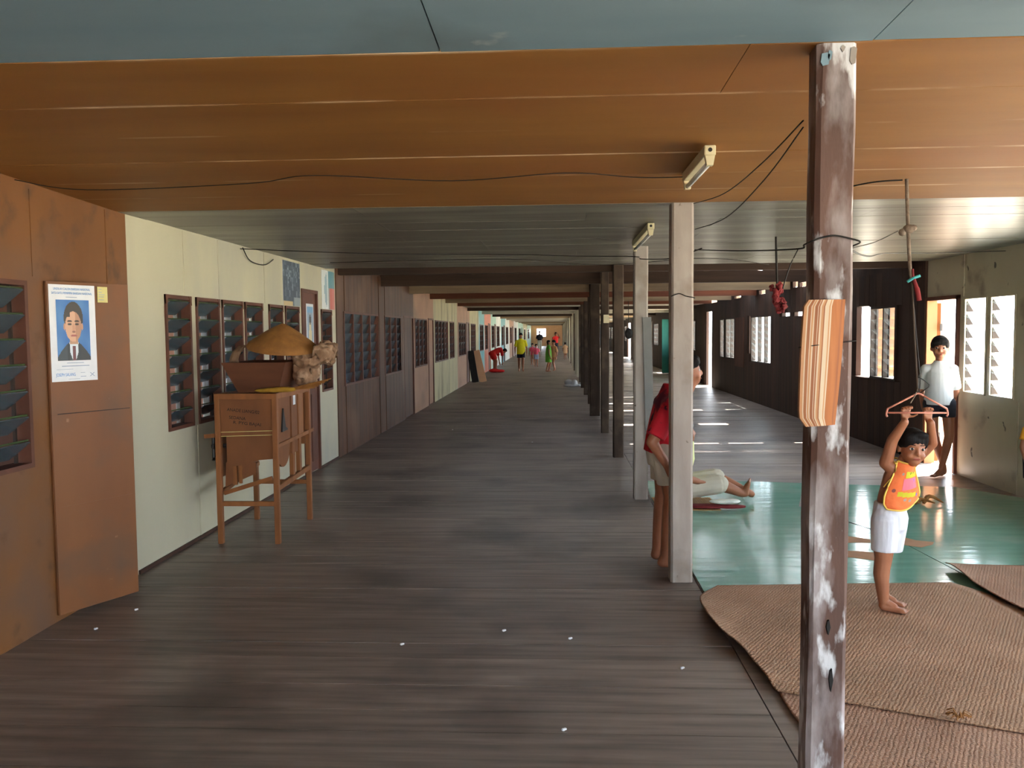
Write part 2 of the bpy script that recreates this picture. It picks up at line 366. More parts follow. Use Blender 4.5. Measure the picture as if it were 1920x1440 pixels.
def louvre(side, y0, y1, z0, z1, bays, n, fm, gm, tilt, bars=True, chamfer=0, X=None, detail=True, curtain=False, depth=.085, clips=False):
    NW[0] += 1
    root = struct('window_%d' % NW[0])
    X = (XL if side < 0 else XR) if X is None else X
    s = 1 if side < 0 else -1                  # towards the gallery
    xa, xb = sorted((X-s*depth, X+s*.012))
    t = .025 if not clips else .012
    fr = MB().box(xa, xb, y0, y0+t, z0, z1).box(xa, xb, y1-t, y1, z0, z1).box(xa, xb, y0+t, y1-t, z0, z0+t).box(xa, xb, y0+t, y1-t, z1-t, z1)
    bw = (y1-y0-2*t)/bays
    for k in range(1, bays):
        fr.box(xa+.01, xb-.008, y0+t+bw*k-.02, y0+t+bw*k+.02, z0+t, z1-t)
    if chamfer:
        for yy, d in ((y0, 1), (y1, -1)):
            fr.prism([(yy, z1), (yy+d*chamfer, z1), (yy, z1-chamfer*1.3)], 'x', xa, xb+.004*s)
    fr.build('frame', fm, root)
    zz = z1-z0-2*t; p = zz/n
    key = (round(bw, 3), round(p, 3), gm.name)
    if key not in PANE:
        w2 = bw/2-.022; hh = p*.56
        o = MB().box(-.003, .003, -w2, w2, -hh, hh).build('pane', gm)
        PANE[key] = o.data; bpy.data.objects.remove(o)
    for k in range(bays):
        yc = y0+t+bw*(k+.5)
        for i in range(n):
            link('pane', PANE[key], root, (X-s*.035, yc, z0+t+p*(i+.5)), (0, tilt*s, 0))
    if detail and not clips:
        for k in range(bays):                  # aluminium clip strips down both sides of each bay
            for yy in (y0+t+bw*k+.014, y0+t+bw*(k+1)-.014):
                MB().box(X-s*.06-.008, X-s*.06+.008, yy-.006, yy+.006, z0+t, z1-t).build('clip_strip', M_DFRAME, root)
    if clips:                                  # triangular pane holders on the far jamb
        for i in range(n):
            for k in range(bays):
                za = z0+t+p*(i+.05); ye = y0+t+bw*(k+1)-.004
                MB().prism([(X-s*.004, za+p*.85), (X-s*.004, za), (X-s*.075, za)], 'y', ye-.004, ye).build('pane_clip', M_DFRAME, root)
    if bars:
        for i in range(n):
            z = z0+t+p*(i+.9)
            MB().tube([(X-s*.004, y0+t, z), (X-s*.004, y1-t, z)], .005, 5).build('security_bar', M_BAR, root)
    if curtain:
        mb = MB(); m = 26; cx = X-s*.19; ya, yb = y0+(y1-y0)*.12, y0+(y1-y0)*.9
        vs_ = []
        for i in range(m+1):
            yy = ya+(yb-ya)*i/m; xx = cx+.02*math.sin(i*1.7)
            vs_ += [(xx, yy, z0-.05), (xx, yy, z1+.05)]
        mb.add(vs_, [(2*i, 2*i+2, 2*i+3, 2*i+1) for i in range(m)])
        mb.build('curtain', M_CURTAIN, root, smooth=True)
    return root
def door(y0, y1, top, side, m, X=None, panels=True):
    ND[0] += 1; root = struct('door_%d' % ND[0])
    X = (XL if side < 0 else XR) if X is None else X
    s = 1 if side < 0 else -1
    xa, xb = sorted((X-s*.05, X-s*.012))
    MB().box(xa, xb, y0+.03, y1-.03, .01, top-.03).build('leaf', m, root)
    xa, xb = sorted((X-s*.07, X+s*.012))
    MB().box(xa, xb, y0, y0+.035, 0, top).box(xa, xb, y1-.035, y1, 0, top).box(xa, xb, y0+.035, y1-.035, top-.035, top).build('door_frame', M_FRAME, root)
    if panels:
        xa, xb = sorted((X-s*.012, X-s*.004))
        w_ = (y1-y0-.06)
        for za, zb in ((.12, .85), (.97, top-.15)):
            for k in (0, 1):
                ya = y0+.03+w_*(.08+.46*k)
                MB().box(xa, xb, ya, ya+w_*.38, za, zb).build('panel', m, root)
        MB().ell((X+s*.01, y1-.1, .95), (.03, .02, .02), n=8).build('knob', M_IRON, root, True)
    return root
for i, (y0, y1, m, wins, doors) in enumerate(LEFT):
    holes = [(a, c, Z0, Z1) for a, c, _ in wins]+[(a, c, -.05, t) for a, c, t in doors]
    o = wall_boxes(MB(), XL-.09, XL, y0, y1, -.04, 2.36, holes).build('wall_panel', m, wall_left)
    for a, c, bays in wins:
        near = a < 19
        fm = M_FRAME if m not in (M_BROWNW,) else M_FRAME
        louvre(-1, a, c, Z0, Z1, bays, 7 if near else 5, fm, M_GLASSL, math.radians(52 if i < 2 else 20), bars=(2 < a < 9), chamfer=.05 if m is M_CREAM else 0, detail=a < 13, curtain=a < 19)
    for a, c, t in doors:
        door(a, c, t, -1, {8.64: M_FRAME, 14.5: M_STAINED, 17.32: M_PINKTAN}.get(a, M_FRAME), panels=a < 12)
# thin upright joints on the near walls
for yy in (4.14, 4.55+.3, 5.88, 6.5, 7.54, 8.59):
    MB().box(XL, XL+.004, yy, yy+.012, 1.78 if yy > 5 else 1.8, 2.235).build('joint_strip', M_CREAM if yy > 5.1 else M_BROWNW, wall_left)
MB().box(XL, XL+.005, 6.03, 6.045, .0, .84).build('joint_strip', M_CREAM, wall_left)
MB().box(XL, XL+.012, 5.1, 8.62, 0, .025).box(XL, XL+.012, 9.24, 10, 0, .025).build('trim_1', M_DARKW, None)
struct('trim_1', None, bpy.data.objects['trim_1'])
# grooves between the upright boards of the stained front
yy = 10.02
while yy < 15.5:
    top_only = 10.34 < yy < 12.42 or 12.85 < yy < 14.38
    wd = random.choice((.2, .24, .3))
    hi = min(yy+wd-.004, 15.54)
    if not (14.45 < yy+wd/2 < 15.5):
        for za, zb in (((0, Z0-.005), (Z1+.005, 2.34)) if top_only and hi < (12.42 if yy < 12.5 else 14.38) else ((0, 2.34),)):
            if za == 0 and zb > 2 and (10.3 < hi < 12.5 or 12.8 < hi < 14.4): continue
            MB().box(XL, XL+.008, yy, hi, za, zb).build('board', M_STAINED, wall_left)
    yy += wd
# rooms behind the left wall; most back openings are added to light the curtains
wb = wall_boxes(MB(), -6.1, -6, -6, YE, -.05, 3.0, [(14.5, 15.2, 1.2, 1.6), (33, 34, .9, 1.7), (1, 3.4, .8, 1.9), (5.6, 9.2, .7, 2.0), (10.4, 13, .8, 1.9), (17.2, 20, .9, 1.9), (24, 27, .9, 1.9)]).build('wall_back', M_ROOMW); struct('wall_back', None, wb)
pt = MB()
for yy in (5.06, 10, 15.55, 22.5, 28.8, 34.2, 44, 59): pt.box(-6, XL-.1, yy, yy+.05, -.03, 2.4)
struct('wall_partition', None, pt.build('wall_partition', M_ROOMW))
struct('ceiling_rooms', None, MB().box(-6, XL-.06, -6, YE, 2.36, 2.4).build('ceiling_rooms', M_ROOMW))

# ---- right wall
RW = [(7.81, 8.24, 1), (8.32, 8.75, 1)]
RNEAR = [(-5.2, -3.4, 3), (-2.8, -1.0, 3), (-.2, 1.6, 3), (2.9, 4.7, 3), (5.3, 7.1, 3)]
holes = [(a, c, .85, 1.8) for a, c, _ in RW+RNEAR]+[(8.9, 9.62, -.05, 1.8), (1.85, 2.65, -.05, 1.85)]
wall_boxes(MB(), XR, XR+.035, -6, 9.66, -.05, 2.36, holes).build('wall_panel', M_CREAMR, wall_right)
for a, c, k in RW: louvre(1, a, c, .85, 1.8, k, 7, M_CREAMR, M_GLASSR, math.radians(66), bars=False, depth=.035, clips=True)
for a, c, k in RNEAR: louvre(1, a, c, .85, 1.8, k, 7, M_FRAME, M_GLASSR, math.radians(60), bars=False, detail=False)
for yy in (8.79, 7.72): MB().box(XR-.006, XR, yy, yy+.012, 0 if yy < 8 else 1.82, 2.3 if yy > 8 else .84).build('joint_strip', M_CREAMR, wall_right)
# dark section: windows, doors, slits
RD = [(10.48, 11.3, 2), (16.42, 18.05, 3), (19.75, 20.7, 2), (20.95, 21.4, 1)]
holes = [(a, c, .83 if a > 12 else .86, 1.78) for a, c, _ in RD]
holes += [(11.36, 11.86, .86, 1.8), (12.6, 13.4, 1.74, 1.8), (13.85, 14.9, 1.73, 1.8), (22.66, 23.45, -.05, 2.0), (18.2, 18.3, 1.0, 1.8), (15.2, 15.7, 1.74, 1.8)]
far = [(26, 27.2), (29, 30.2), (32, 33.6)]
for yy in range(25, 88, 3): holes.append((yy+.2, yy+1.7, .9, 1.8))
holes += [(36.9, 39.6, -.05, 1.95), (30.1, 30.9, -.05, 1.9), (47, 49, -.05, 1.95), (59, 61, -.05, 1.95), (71, 73, -.05, 1.95)]
hs = []
for h in sorted(holes, key=lambda h: h[2]):
    if not any(h[0] < k[1] and k[0] < h[1] and h[2] < k[3] and k[2] < h[3] for k in hs): hs.append(h)
wall_boxes(MB(), XR+.01, XR+.08, 9.66, YE, -.05, 2.2, hs).build('wall_panel', M_DARKW, wall_right)
for a, c, k in RD: louvre(1, a, c, .83 if a > 12 else .86, 1.78, k, 7, M_DFRAME, M_GLASSR, math.radians(45), bars=False, detail=a < 12)
for h in hs:
    if h[0] > 24 and h[2] > .5 and h[3] < 1.9: louvre(1, h[0], h[1], h[2], h[3], 3, 5, M_DFRAME, M_GLASSR, math.radians(45), bars=False, detail=False)
# upright boards of the dark section, some standing a finger apart
yy = 9.7
while yy < 24:
    wd = random.choice((.16, .2, .23)); hi = yy+wd-.006
    blk = [(h[2], h[3]) for h in hs if h[0]-.01 < hi and h[1]+.01 > yy]
    z = 0
    for za, zb in sorted(blk):
        if za-z > .1: MB().box(XR-.012, XR+.01, yy, hi, z, za-.004).build('board', M_DARKW, wall_right)
        z = zb+.004
    if 2.2-z > .1: MB().box(XR-.012, XR+.01, yy, hi, z, 2.2).build('board', M_DARKW, wall_right)
    yy += wd
# corner stud and head board beside the open door
MB().box(XR-.03, XR+.08, 9.63, 9.72, 0, 2.34).build('corner_stud', M_DARKW, wall_right)
MB().box(XR-.02, XR+.09, 9.585, 9.625, 0, 1.82).build('door_jamb', M_DOORR, wall_right)
MB().box(XR-.03, XR+.09, 8.86, 8.9, 0, 1.83).box(XR-.03, XR+.09, 8.86, 9.62, 1.8, 1.84).build('door_frame', M_FRAME, wall_right)
# open door leaf turned outwards
ND[0] += 1; od = struct('door_%d' % ND[0])
MB().bar((XR+.29, 9.86, .02), (XR+.29, 9.86, 1.78), .66, .04, up=(.83, -.55, 0)).build('leaf', M_DOORR, od)
MB().box(XR+.10, XR+.125, 9.532, 9.54, 1.47, 1.55).build('hinge', M_IRON, od)
MB().box(XR+.10, XR+.125, 9.532, 9.54, .27, .35).build('hinge', M_IRON, od)
# half-open wooden shutter of the next window
ND[0] += 1; od = struct('window_shutter')
MB().bar((XR+.3, 11.45, .87), (XR+.3, 11.45, 1.79), .5, .03, up=(0, 1, 0)).build('shutter_leaf', M_DOORR, od)
# far door leaves
for ya, mm in ((30.3, M_TEALD), (36.5, M_WHITEP)):
    ND[0] += 1; od = struct('door_%d' % ND[0])
    MB().box(XR-.38, XR-.02, ya-.3, ya-.25, 0, 1.9).build('leaf', mm, od)
# plywood sheet nailed over the dark wall between the windows
tag(MB().box(XR-.03, XR-.013, 18.7, 19.6, .68, 1.78).build('plywood_sheet', M_ROOMW), 'grey-brown plywood sheet nailed to the dark wall between bright windows', 'plywood sheet')

# ---- end walls
def end_wall(name, Y, m, holes, z1=3.2):
    mb = MB()
    xs = sorted({-6.1, XR+.1, *[v for h in holes for v in h[:2]]})
    for a, c in zip(xs, xs[1:]):
        z = -.05
        for h in sorted([h for h in holes if h[0] < (a+c)/2 < h[1]], key=lambda h: h[2]):
            if h[2] > z: mb.box(a, c, Y, Y+.08, z, h[2])
            z = h[3]
        if z < z1: mb.box(a, c, Y, Y+.08, z, z1)
    return struct(name, None, mb.build(name, m))
end_wall('wall_end', YE, M_PEACH, [(-2.0, -1.05, 1.0, 1.82), (1.5, 3.2, .9, 1.9)])
end_wall('wall_rear', -6.1, M_BROWNW, [(-1.2, -.2, 0, 1.9), (.9, 3.9, 0, 2.2)])  # unseen wall, openings shaped to bring in light mainly from the right

# ---- ceilings
ceiling = struct('ceiling', 'painted board ceiling in blue, orange and grey-green sections',
                 MB().add([(XL, -6, ceil_z(-6)+.05), (XR+.08, -6, ceil_z(-6)+.05), (XR+.08, 5, H+.05), (XL, 5, H+.05), (XR+.08, 9.62, H+.05), (XL, 9.62, H+.05)],
                          [(0, 1, 2, 3), (3, 2, 4, 5)]).build('ceiling', M_GREYC))
def cpanel(x0, x1, y0, y1, m, dz=0):
    za, zb = ceil_z(y0)+dz, ceil_z(y1)+dz
    vs_ = [(x0, y0, za), (x1, y0, za), (x1, y1, zb), (x0, y1, zb)]
    MB().add(vs_+[(x, y, z+.03) for x, y, z in vs_], [(0, 1, 2, 3), (4, 7, 6, 5), (0, 4, 5, 1), (1, 5, 6, 2), (2, 6, 7, 3), (3, 7, 4, 0)]).build('ceiling_panel', m, ceiling)
for xa, xb in ((XL, -.332), (-.328, .9), (.905, XR)): cpanel(xa, xb, -.2, 2.498, M_BLUE, random.uniform(-.002, .002))
cpanel(XL, XR, -3.2, -.205, M_BLUE); cpanel(XL, XR, -6, -3.205, M_BLUE)
oy = [2.502, 2.95, 3.36, 3.78, 4.2, 4.6, 4.998]
for k, (a, c) in enumerate(zip(oy, oy[1:])):
    xs = [XL, .56, XR] if k == 0 else [XL, 2.2, XR] if k == 3 else [XL, -2.2, XR] if k == 1 else [XL, XR]
    for xa, xb in zip(xs, xs[1:]): cpanel(xa+.001, xb-.001, a+.0008, c-.0008, M_ORANGE, random.uniform(-.0008, .0008))
y = 5.002
while y < 9.5:
    c = min(y+random.choice((.3, .36, .42)), 9.6)
    if 9.6-c < .15: c = 9.6
    xs = [XL, random.choice((-1.2, -.6, .2)), random.choice((1.1, 2.0)), XR]
    for xa, xb in zip(xs, xs[1:]): cpanel(xa+.001, xb-.001, y+.0012, c-.0012, M_GREYC, random.uniform(-.0015, .0015))
    y = c
MB().box(.80, .835, -1.0, 2.46, ceil_z(1)-.03+.0, ceil_z(1)+.02).build('cover_strip', M_GREYC, ceiling)
# far pale ceilings
fc = struct('ceiling_far', 'pale board ceiling over the far end of the gallery',
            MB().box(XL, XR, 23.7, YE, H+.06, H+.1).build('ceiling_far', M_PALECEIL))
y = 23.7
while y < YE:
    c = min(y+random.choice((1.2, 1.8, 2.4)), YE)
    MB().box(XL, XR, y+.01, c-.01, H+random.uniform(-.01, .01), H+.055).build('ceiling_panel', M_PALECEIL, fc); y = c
# beams of the open part and of the far part
mats_b = [M_DARKBEAM, M_DARKBEAM, M_LIGHTBEAM, M_RBEAM, M_LIGHTBEAM, M_RBEAM]
def trim(ob):
    return ob
NT = [1]
def beam(x0, x1, y0, y1, z0, z1, m):
    NT[0] += 1
    o = MB().box(x0, x1, y0, y1, z0, z1).build('trim_%d' % NT[0], m); o['kind'] = 'structure'
    return o
for k, yy in enumerate((9.98, 12.5, 15.0, 17.5, 20.0, 22.5)):
    beam(XL, XR, yy+.14, yy+.24, 2.205-(.0 if k else .0), 2.37, mats_b[k])
for k, yy in enumerate((11.2, 13.7, 16.2, 18.7, 21.3)):
    beam(XL, XR-.4, yy, yy+.07, 2.33, 2.42, [M_LIGHTBEAM, M_DARKBEAM][k % 2])
for xx in (-2.3, -.6, 1.9, 3.6): beam(xx, xx+.08, 9.7, 23.6, 2.43, 2.53, M_DARKBEAM)
for xx, yy in ((-.62, 12.55), (-1.5, 15.1), (.1, 15.1), (-.4, 17.6), (2.2, 12.6), (1.3, 10.15)): beam(xx, xx+.07, yy+.1, yy+.16, 2.37, 2.75, M_LIGHTBEAM)
yy = 25.0
while yy < YE-1:
    beam(XL, XR, yy+.16, yy+.26, 2.14 if yy > 24 else 2.2, 2.235, random.choice((M_DARKBEAM, M_LIGHTBEAM, M_PALECEIL))); yy += 5
# diagonal roof timbers over the outer side
for yy in (10.6, 13.0, 15.4, 17.8):
    NT[0] += 1
    o = MB().bar((XR+.1, yy, 2.33), (.9, yy+.2, 2.9), .08, .12).build('trim_%d' % NT[0], M_DARKBEAM); o['kind'] = 'structure'
# ---- roof: sheets of corrugated iron, with chinks over the open part
roof = struct('roof')
def roofz(x): return 2.31+(4.95-x)*.22 if x > -2.6 else 2.31+7.55*.22-(-2.6-x)*.3
def sheet(y0, y1, x0, x1, dz=0, corr=True):
    n = max(2, int((y1-y0)/.038)) if corr else 1
    vs_, fs = [], []
    for i in range(n+1):
        yy = y0+(y1-y0)*i/n; w_ = .012*math.sin(i*PI/2) if corr else 0
        vs_ += [(x0, yy, roofz(x0)+dz+w_), (x1, yy, roofz(x1)+dz+w_)]
    fs = [(2*i, 2*i+2, 2*i+3, 2*i+1) for i in range(n)]
    o = MB().add(vs_, fs).build('roof_sheet', M_ROOF, roof)
sheet(-7, 9.6, -2.6, 4.95, .02, False); sheet(24, YE+1, -2.6, 4.95, .02, False); sheet(-7, YE+1, -7, -2.6, .02, False)
y = 9.6; k = 0
while y < 24:
    gap = .2 if k in (5, 8, 10) else .05 if k in (2, 12) else 0
    for xa, xb in ((-2.6, .3), (.2, 2.6), (2.5, 4.95)):
        sheet(y, y+.8-(gap if xa > 2 else -.03), xa, xb, .02*((k+int(xa)) % 2)+(.03 if xa > 2 else 0))
    y += .8; k += 1
# gable fill between right wall and roof
struct('wall_eave', None, wall_boxes(MB(), XR+.02, XR+.07, 9.7, 24, 2.2, 2.44, [(10.9, 11.35, 2.3, 2.44), (12.3, 12.6, 2.28, 2.44), (14.25, 14.65, 2.215, 2.29), (14.75, 15.05, 2.225, 2.33), (17.0, 17.5, 2.215, 2.29), (19.2, 19.9, 2.22, 2.27), (22, 23.4, 2.22, 2.3)]).build('wall_eave', M_DARKW))
struct('wall_eave_near', None, MB().box(XR+.02, XR+.07, -6, 9.7, 2.3, 2.5).box(XR+.02, XR+.07, 24, YE, 2.19, 2.5).build('wall_eave_near', M_DARKW))

# ---- daylight portals in the openings (they only guide sky sampling)
def portal(x, y, z, sx, sy, rot):
    l = bpy.data.lights.new('window_daylight', 'AREA'); l.shape = 'RECTANGLE'; l.size = sx; l.size_y = sy
    l.cycles.is_portal = True
    o = bpy.data.objects.new('window_daylight', l); COL.objects.link(o); o.location = (x, y, z); o.rotation_euler = rot

def settle(o):
    # the sack lies against the outside of the hopper board and under the brim of the hat
    Hm = Matrix.Translation((-2.0, 6.10, 1.405)) @ Matrix.Rotation(.10, 4, 'Y') @ Matrix.Rotation(.16, 4, 'X'); Hi = Hm.inverted()
    prof = [(.008, .175), (.06, .15), (.13, .105), (.20, .055), (.245, .02), (.255, 0), (.30, 0)]
    for v in o.data.vertices:
        v.co.y = max(v.co.y, 5.965)
        if v.co.z < 1.325:
            v.co.x = max(v.co.x, -1.99+(min(v.co.z, 1.30)-1.082)/.218*.08+.010)
        q = Hi @ v.co; r = math.hypot(q.x, q.y)
        if r < .285:
            for (a, za), (c, zc) in zip(prof, prof[1:]):
                if a <= r <= c or (r < a and a == .008):
                    t = min(1, max(0, (r-a)/(c-a))); lim = za+(zc-za)*t-.036
                    if q.z > lim: q.z = lim; v.co = Hm @ q
                    break
    o.data.update(); return o
def crumple(o, amp, freq):
    for v in o.data.vertices:
        q = v.co*freq; v.co += v.normal*amp*(noise.noise(q)+.5*noise.noise(q*2.3))
    o.data.update(); return o
# ================================================================== POSTS
def post(x0, x1, y0, y1, h, m, label, group=None, lean=0, chop=0, seed=0):
    rnd = random.Random(seed); n = 10 if chop else 1
    mb = MB(); c = .012 if chop else .004
    rings = []
    for i in range(n+1):
        z = h*i/n; dx = lean*(1-i/n); j = lambda: rnd.uniform(-chop, chop)
        rings.append([(x0+c+dx+j(), y0+j()*.5, z), (x1-c+dx+j(), y0+j()*.5, z), (x1+dx+j(), y0+c, z), (x1+dx+j(), y1-c, z),
                      (x1-c+dx, y1, z), (x0+c+dx, y1, z), (x0+dx+j(), y1-c, z), (x0+dx+j(), y0+c, z)])
    vs_ = [v for r in rings for v in r]; fs = []
    for i in range(n): fs += [(i*8+k, i*8+(k+1) % 8, (i+1)*8+(k+1) % 8, (i+1)*8+k) for k in range(8)]
    fs += [tuple(range(8))[::-1], tuple(range(n*8, n*8+8))]
    o = mb.add(vs_, fs).build('wooden_post', m)
    return tag(o, label, 'post', group)
p1 = post(.752, .862, 2.50, 2.605, ceil_z(2.55)-.001, M_POST1, 'nearest post, reddish brown with worn white paint flakes', lean=-.008, chop=.0035, seed=3)
for xa, xb, za, zb in ((.757, .783, 2.248, 2.285), (.776, .79, 2.262, 2.292), (.838, .858, 2.25, 2.30), (.812, .826, 2.285, 2.305)):
    MB().prism([(xa, za+.01), (xa+.006, za), (xb-.004, za+.004), (xb, zb-.006), (xb-.008, zb), (xa+.003, zb-.003)], 'y', 2.4965, 2.5).build('paint_smear', M_BLUE if xa < .8 else M_POST2, p1)
p2_ = post(.677, .806, 5.0, 5.125, H-.001, M_POST2, 'whitewashed pale post hiding the man in the red shirt', chop=.0012, seed=5)
p3_ = post(.690, .812, 7.5, 7.62, H-.001, M_POST2, 'pale grey post just behind the whitewashed one, at the linoleum edge', chop=.002, seed=6)
post(.676, .80, 10.02, 10.14, 2.37, M_POSTD, 'dark post where the ceiling boards end, first of the dark row', 'dark posts', chop=.002, seed=7)
px = post(.664, .782, 12.46, 12.58, 2.37, M_POSTD, 'dark post carrying a small white switch box', 'dark posts', chop=.003, seed=8)
MB().box(.70, .78, 12.43, 12.46, 1.62, 1.74).build('switch_box', M_FIX, px)
post(.60, .78, 14.99, 15.12, 2.37, M_POSTD, 'broad dark post right behind the one with the switch box', 'dark posts', chop=.004, seed=9)
for k, yy in enumerate((17.5, 20.0, 22.5)):
    post(.66, .79, yy, yy+.12, 2.21, M_POSTD, ['third dark post from the pale posts, in the shade', 'dark post beside the white bundle on the floor', 'last dark post before the pale far ceiling'][k], 'dark posts', chop=.002, seed=10+k)
yy = 25.0; k = 0
while yy < YE-1:
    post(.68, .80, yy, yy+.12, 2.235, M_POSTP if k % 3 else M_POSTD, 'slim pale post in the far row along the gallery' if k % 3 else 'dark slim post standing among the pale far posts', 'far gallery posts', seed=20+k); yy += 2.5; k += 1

# grey board standing against the pale post
gb = MB().bar((.83, 7.48, .42), (.80, 7.485, 1.62), .075, .012, up=(0, 1, 0)).build('grey_board', plain('grey_plastic', (118, 118, 116), .6))
tag(gb, 'narrow grey board fixed along the edge of the pale grey post', 'board')

# striped slab of sawn wood tied to the nearest post
M_SL = [mat('slab_pale', (218, 196, 170), (200, 172, 142), scale=(40, 1, 1), ns=2, rough=.55), mat('slab_tan', (200, 146, 104), (184, 126, 86), scale=(40, 1, 1), ns=2, rough=.55),
        mat('slab_brown', (168, 104, 66), (146, 86, 54), scale=(60, 1, 1), ns=2, rough=.55), mat('slab_heartwood', (182, 112, 64), (164, 96, 54), scale=(30, 1, 1.5), ns=2, rough=.55)]
slab = thing('wood_slab', 'striped offcut of pale and brown wood tied to the nearest post', 'wood slab')
cols = [(0, 1), (.07, 0), (.10, 2), (.17, 0), (.19, 1), (.23, 0), (.26, 2), (.33, 0), (.345, 2), (.38, 0), (.42, 1), (.47, 2), (.50, 0), (.60, 1), (.63, 0), (.665, 3), (.76, 3), (.88, 2), (.93, 3), (1.0, 3)]
n = 18; mb = MB()
def slabp(t, k):
    f = k/n; z = 1.224+(1.585-1.224)*f
    rc = .020*max(0, (.08-f)/.08)**2+.012*max(0, (f-.94)/.06)**2
    l = .7035+.012*f-.006*math.sin(PI*f)+rc; r = .806+.024*f
    return V3((l+(r-l)*t, 2.479-.010*math.sin(PI*f)-.006*math.sin(PI*t), z-(.006*(1-t) if k == 0 else 0)))
V3 = Vector
front = [[slabp(t, k) for t, _ in cols] for k in range(n+1)]
nc = len(cols); vs_ = [p for r in front for p in r]; nb = len(vs_)
vs_ += [p+Vector((0, .017, 0)) for p in vs_]
for k in range(n):
    for i in range(nc-1):
        f = (k*nc+i, k*nc+i+1, (k+1)*nc+i+1, (k+1)*nc+i)
        mb.f += [f, tuple(v+nb for v in f)[::-1]]; mb.m += [cols[i][1], cols[i][1]]
ed = list(range(nc))+[k*nc+nc-1 for k in range(1, n+1)]+[n*nc+i for i in range(nc-2, -1, -1)]+[k*nc for k in range(n-1, 0, -1)]
for k in range(len(ed)): mb.f.append((ed[k-1], ed[k], ed[k]+nb, ed[k-1]+nb)); mb.m.append(1)
mb.v = [tuple(v) for v in vs_]
mb.build('slab', M_SL, slab)
for x, z, hh in ((.80, .62, .045), (.81, .46, .07)):
    MB().prism([(x-.006, z), (x, z-hh/2), (x+.006, z), (x+.002, z+hh/2), (x-.003, z+hh*.4)], 'y', 2.492, 2.506).build('wood_crack', M_BLACK, p1)
z = 1.46
MB().tube([(.70, 2.478, z-.012), (.74, 2.464, z-.006), (.80, 2.47, z), (.868, 2.494, z+.006), (.868, 2.61, z+.004), (.745, 2.61, z-.004), (.70, 2.478, z-.012)], .0014, 5).build('binding_wire', M_WIRE, slab)

# ================================================================== OPEN PLYWOOD DOOR WITH POSTER
A = Vector((-2.612, 4.225, 0)); Bv = Vector((-2.385, 4.672, 0))
du = (Bv-A).normalized(); dn = Vector((du.y, -du.x, 0))      # dn points into the gallery
ND[0] += 1
leaf = struct('door_%d' % ND[0], 'narrow brown plywood door standing ajar, carrying the election poster')
def leafbox(u0, u1, z0, z1, n0, n1, name, m, parent):
    q = [A+du*u+dn*n for u, n in ((u0, n0), (u1, n0), (u1, n1), (u0, n1))]
    return MB().add([(p.x, p.y, z0) for p in q]+[(p.x, p.y, z1) for p in q],
                    [(0, 3, 2, 1), (4, 5, 6, 7), (0, 1, 5, 4), (1, 2, 6, 5), (2, 3, 7, 6), (3, 0, 4, 7)]).build(name, m, parent)
leafbox(0, .475, .035, 1.783, -.028, 0, 'leaf', M_LEAF, leaf)
leafbox(.003, .035, .035, 1.783, 0, .004, 'edge_batten', M_LEAF, leaf)
leafbox(.035, .46, 1.09, 1.095, 0, .002, 'joint_strip', M_DARKW, leaf)
leafbox(.035, .46, .60, .604, 0, .002, 'joint_strip', M_LEAF, leaf)
# portrait poster
poster = thing('portrait_poster', 'white election poster with a suited man on blue, on the ajar door', 'poster')
PU0, PU1, PZ0, PZ1 = .012, .268, 1.262, 1.768
leafbox(PU0, PU1, PZ0, PZ1, .0045, .006, 'paper', M_PAPER, poster)
def grid_print(name, nu, nv, P, colour, parent):
    vs_ = [P(i/nu, j/nv) for j in range(nv+1) for i in range(nu+1)]
    fs = [(j*(nu+1)+i, j*(nu+1)+i+1, (j+1)*(nu+1)+i+1, (j+1)*(nu+1)+i) for j in range(nv) for i in range(nu)]
    me = bpy.data.meshes.new(name); me.from_pydata([tuple(v) for v in vs_], [], fs); me.materials.append(M_PRINT)
    ca = me.color_attributes.new('print', 'FLOAT_COLOR', 'CORNER')
    d = []
    for j in range(nv):
        for i in range(nu):
            d += [*lin(colour((i+.5)/nu, (j+.5)/nv)), 1]*4
    ca.data.foreach_set('color', d)
    return link(name, me, parent)
def el(u, v, cu, cv, ru, rv): return ((u-cu)/ru)**2+((v-cv)/rv)**2 < 1
def portrait(u, v):
    h = .5+.5*math.sin(u*9+v*5)*math.sin(v*7-u*3)
    c = (50+28*h, 104+26*h, 172+14*h)
    # jacket, shirt, tie
    sh = .33-.9*abs(u-.5)**1.7
    if v < sh:
        c = (58, 66, 72) if u < .5 else (50, 52, 56)
        if abs(u-.5) < .17*(v/.33)**.6+.02 and v > .02: c = (206, 214, 224)
        if abs(u-.5) < .045+.02*(.25-v) and v < .24: c = (104, 60, 66)
        if .12 < abs(u-.5) < .2 and v < .3-.9*abs(abs(u-.5)-.16): c = (44, 50, 56)
    if abs(u-.5) < .13 and .27 < v < .42: c = (178, 138, 112)
    if el(u, v, .51, .70, .29, .27): c = (58, 52, 48)
    if el(u, v, .235, .56, .03, .06) or el(u, v, .765, .56, .03, .06): c = (190, 140, 112)
    if el(u, v, .5, .56, .245, .25) and not (v > .72 and u < .40): c = (206, 160, 132) if u < .56 else (178, 132, 106)
    for cu in (.39, .61):
        if el(u, v, cu, .60, .06, .016): c = (60, 46, 42)
        if el(u, v, cu, .65, .085, .014): c = (72, 56, 50)
    if el(u, v, .51, .53, .045, .08): c = (196, 146, 118)
    if el(u, v, .51, .475, .06, .014): c = (140, 96, 82)
    if el(u, v, .505, .41, .10, .018): c = (162, 92, 86)
    return c
Wp, Hp = PU1-PU0, PZ1-PZ0
def onposter(u, v, n): 
    p = A+du*(PU0+Wp*u)+dn*n; return Vector((p.x, p.y, PZ0+Hp*v))
grid_print('portrait_print', 64, 96, lambda u, v: onposter(.14+.72*u, .215+.63*v, .0066), portrait, poster)
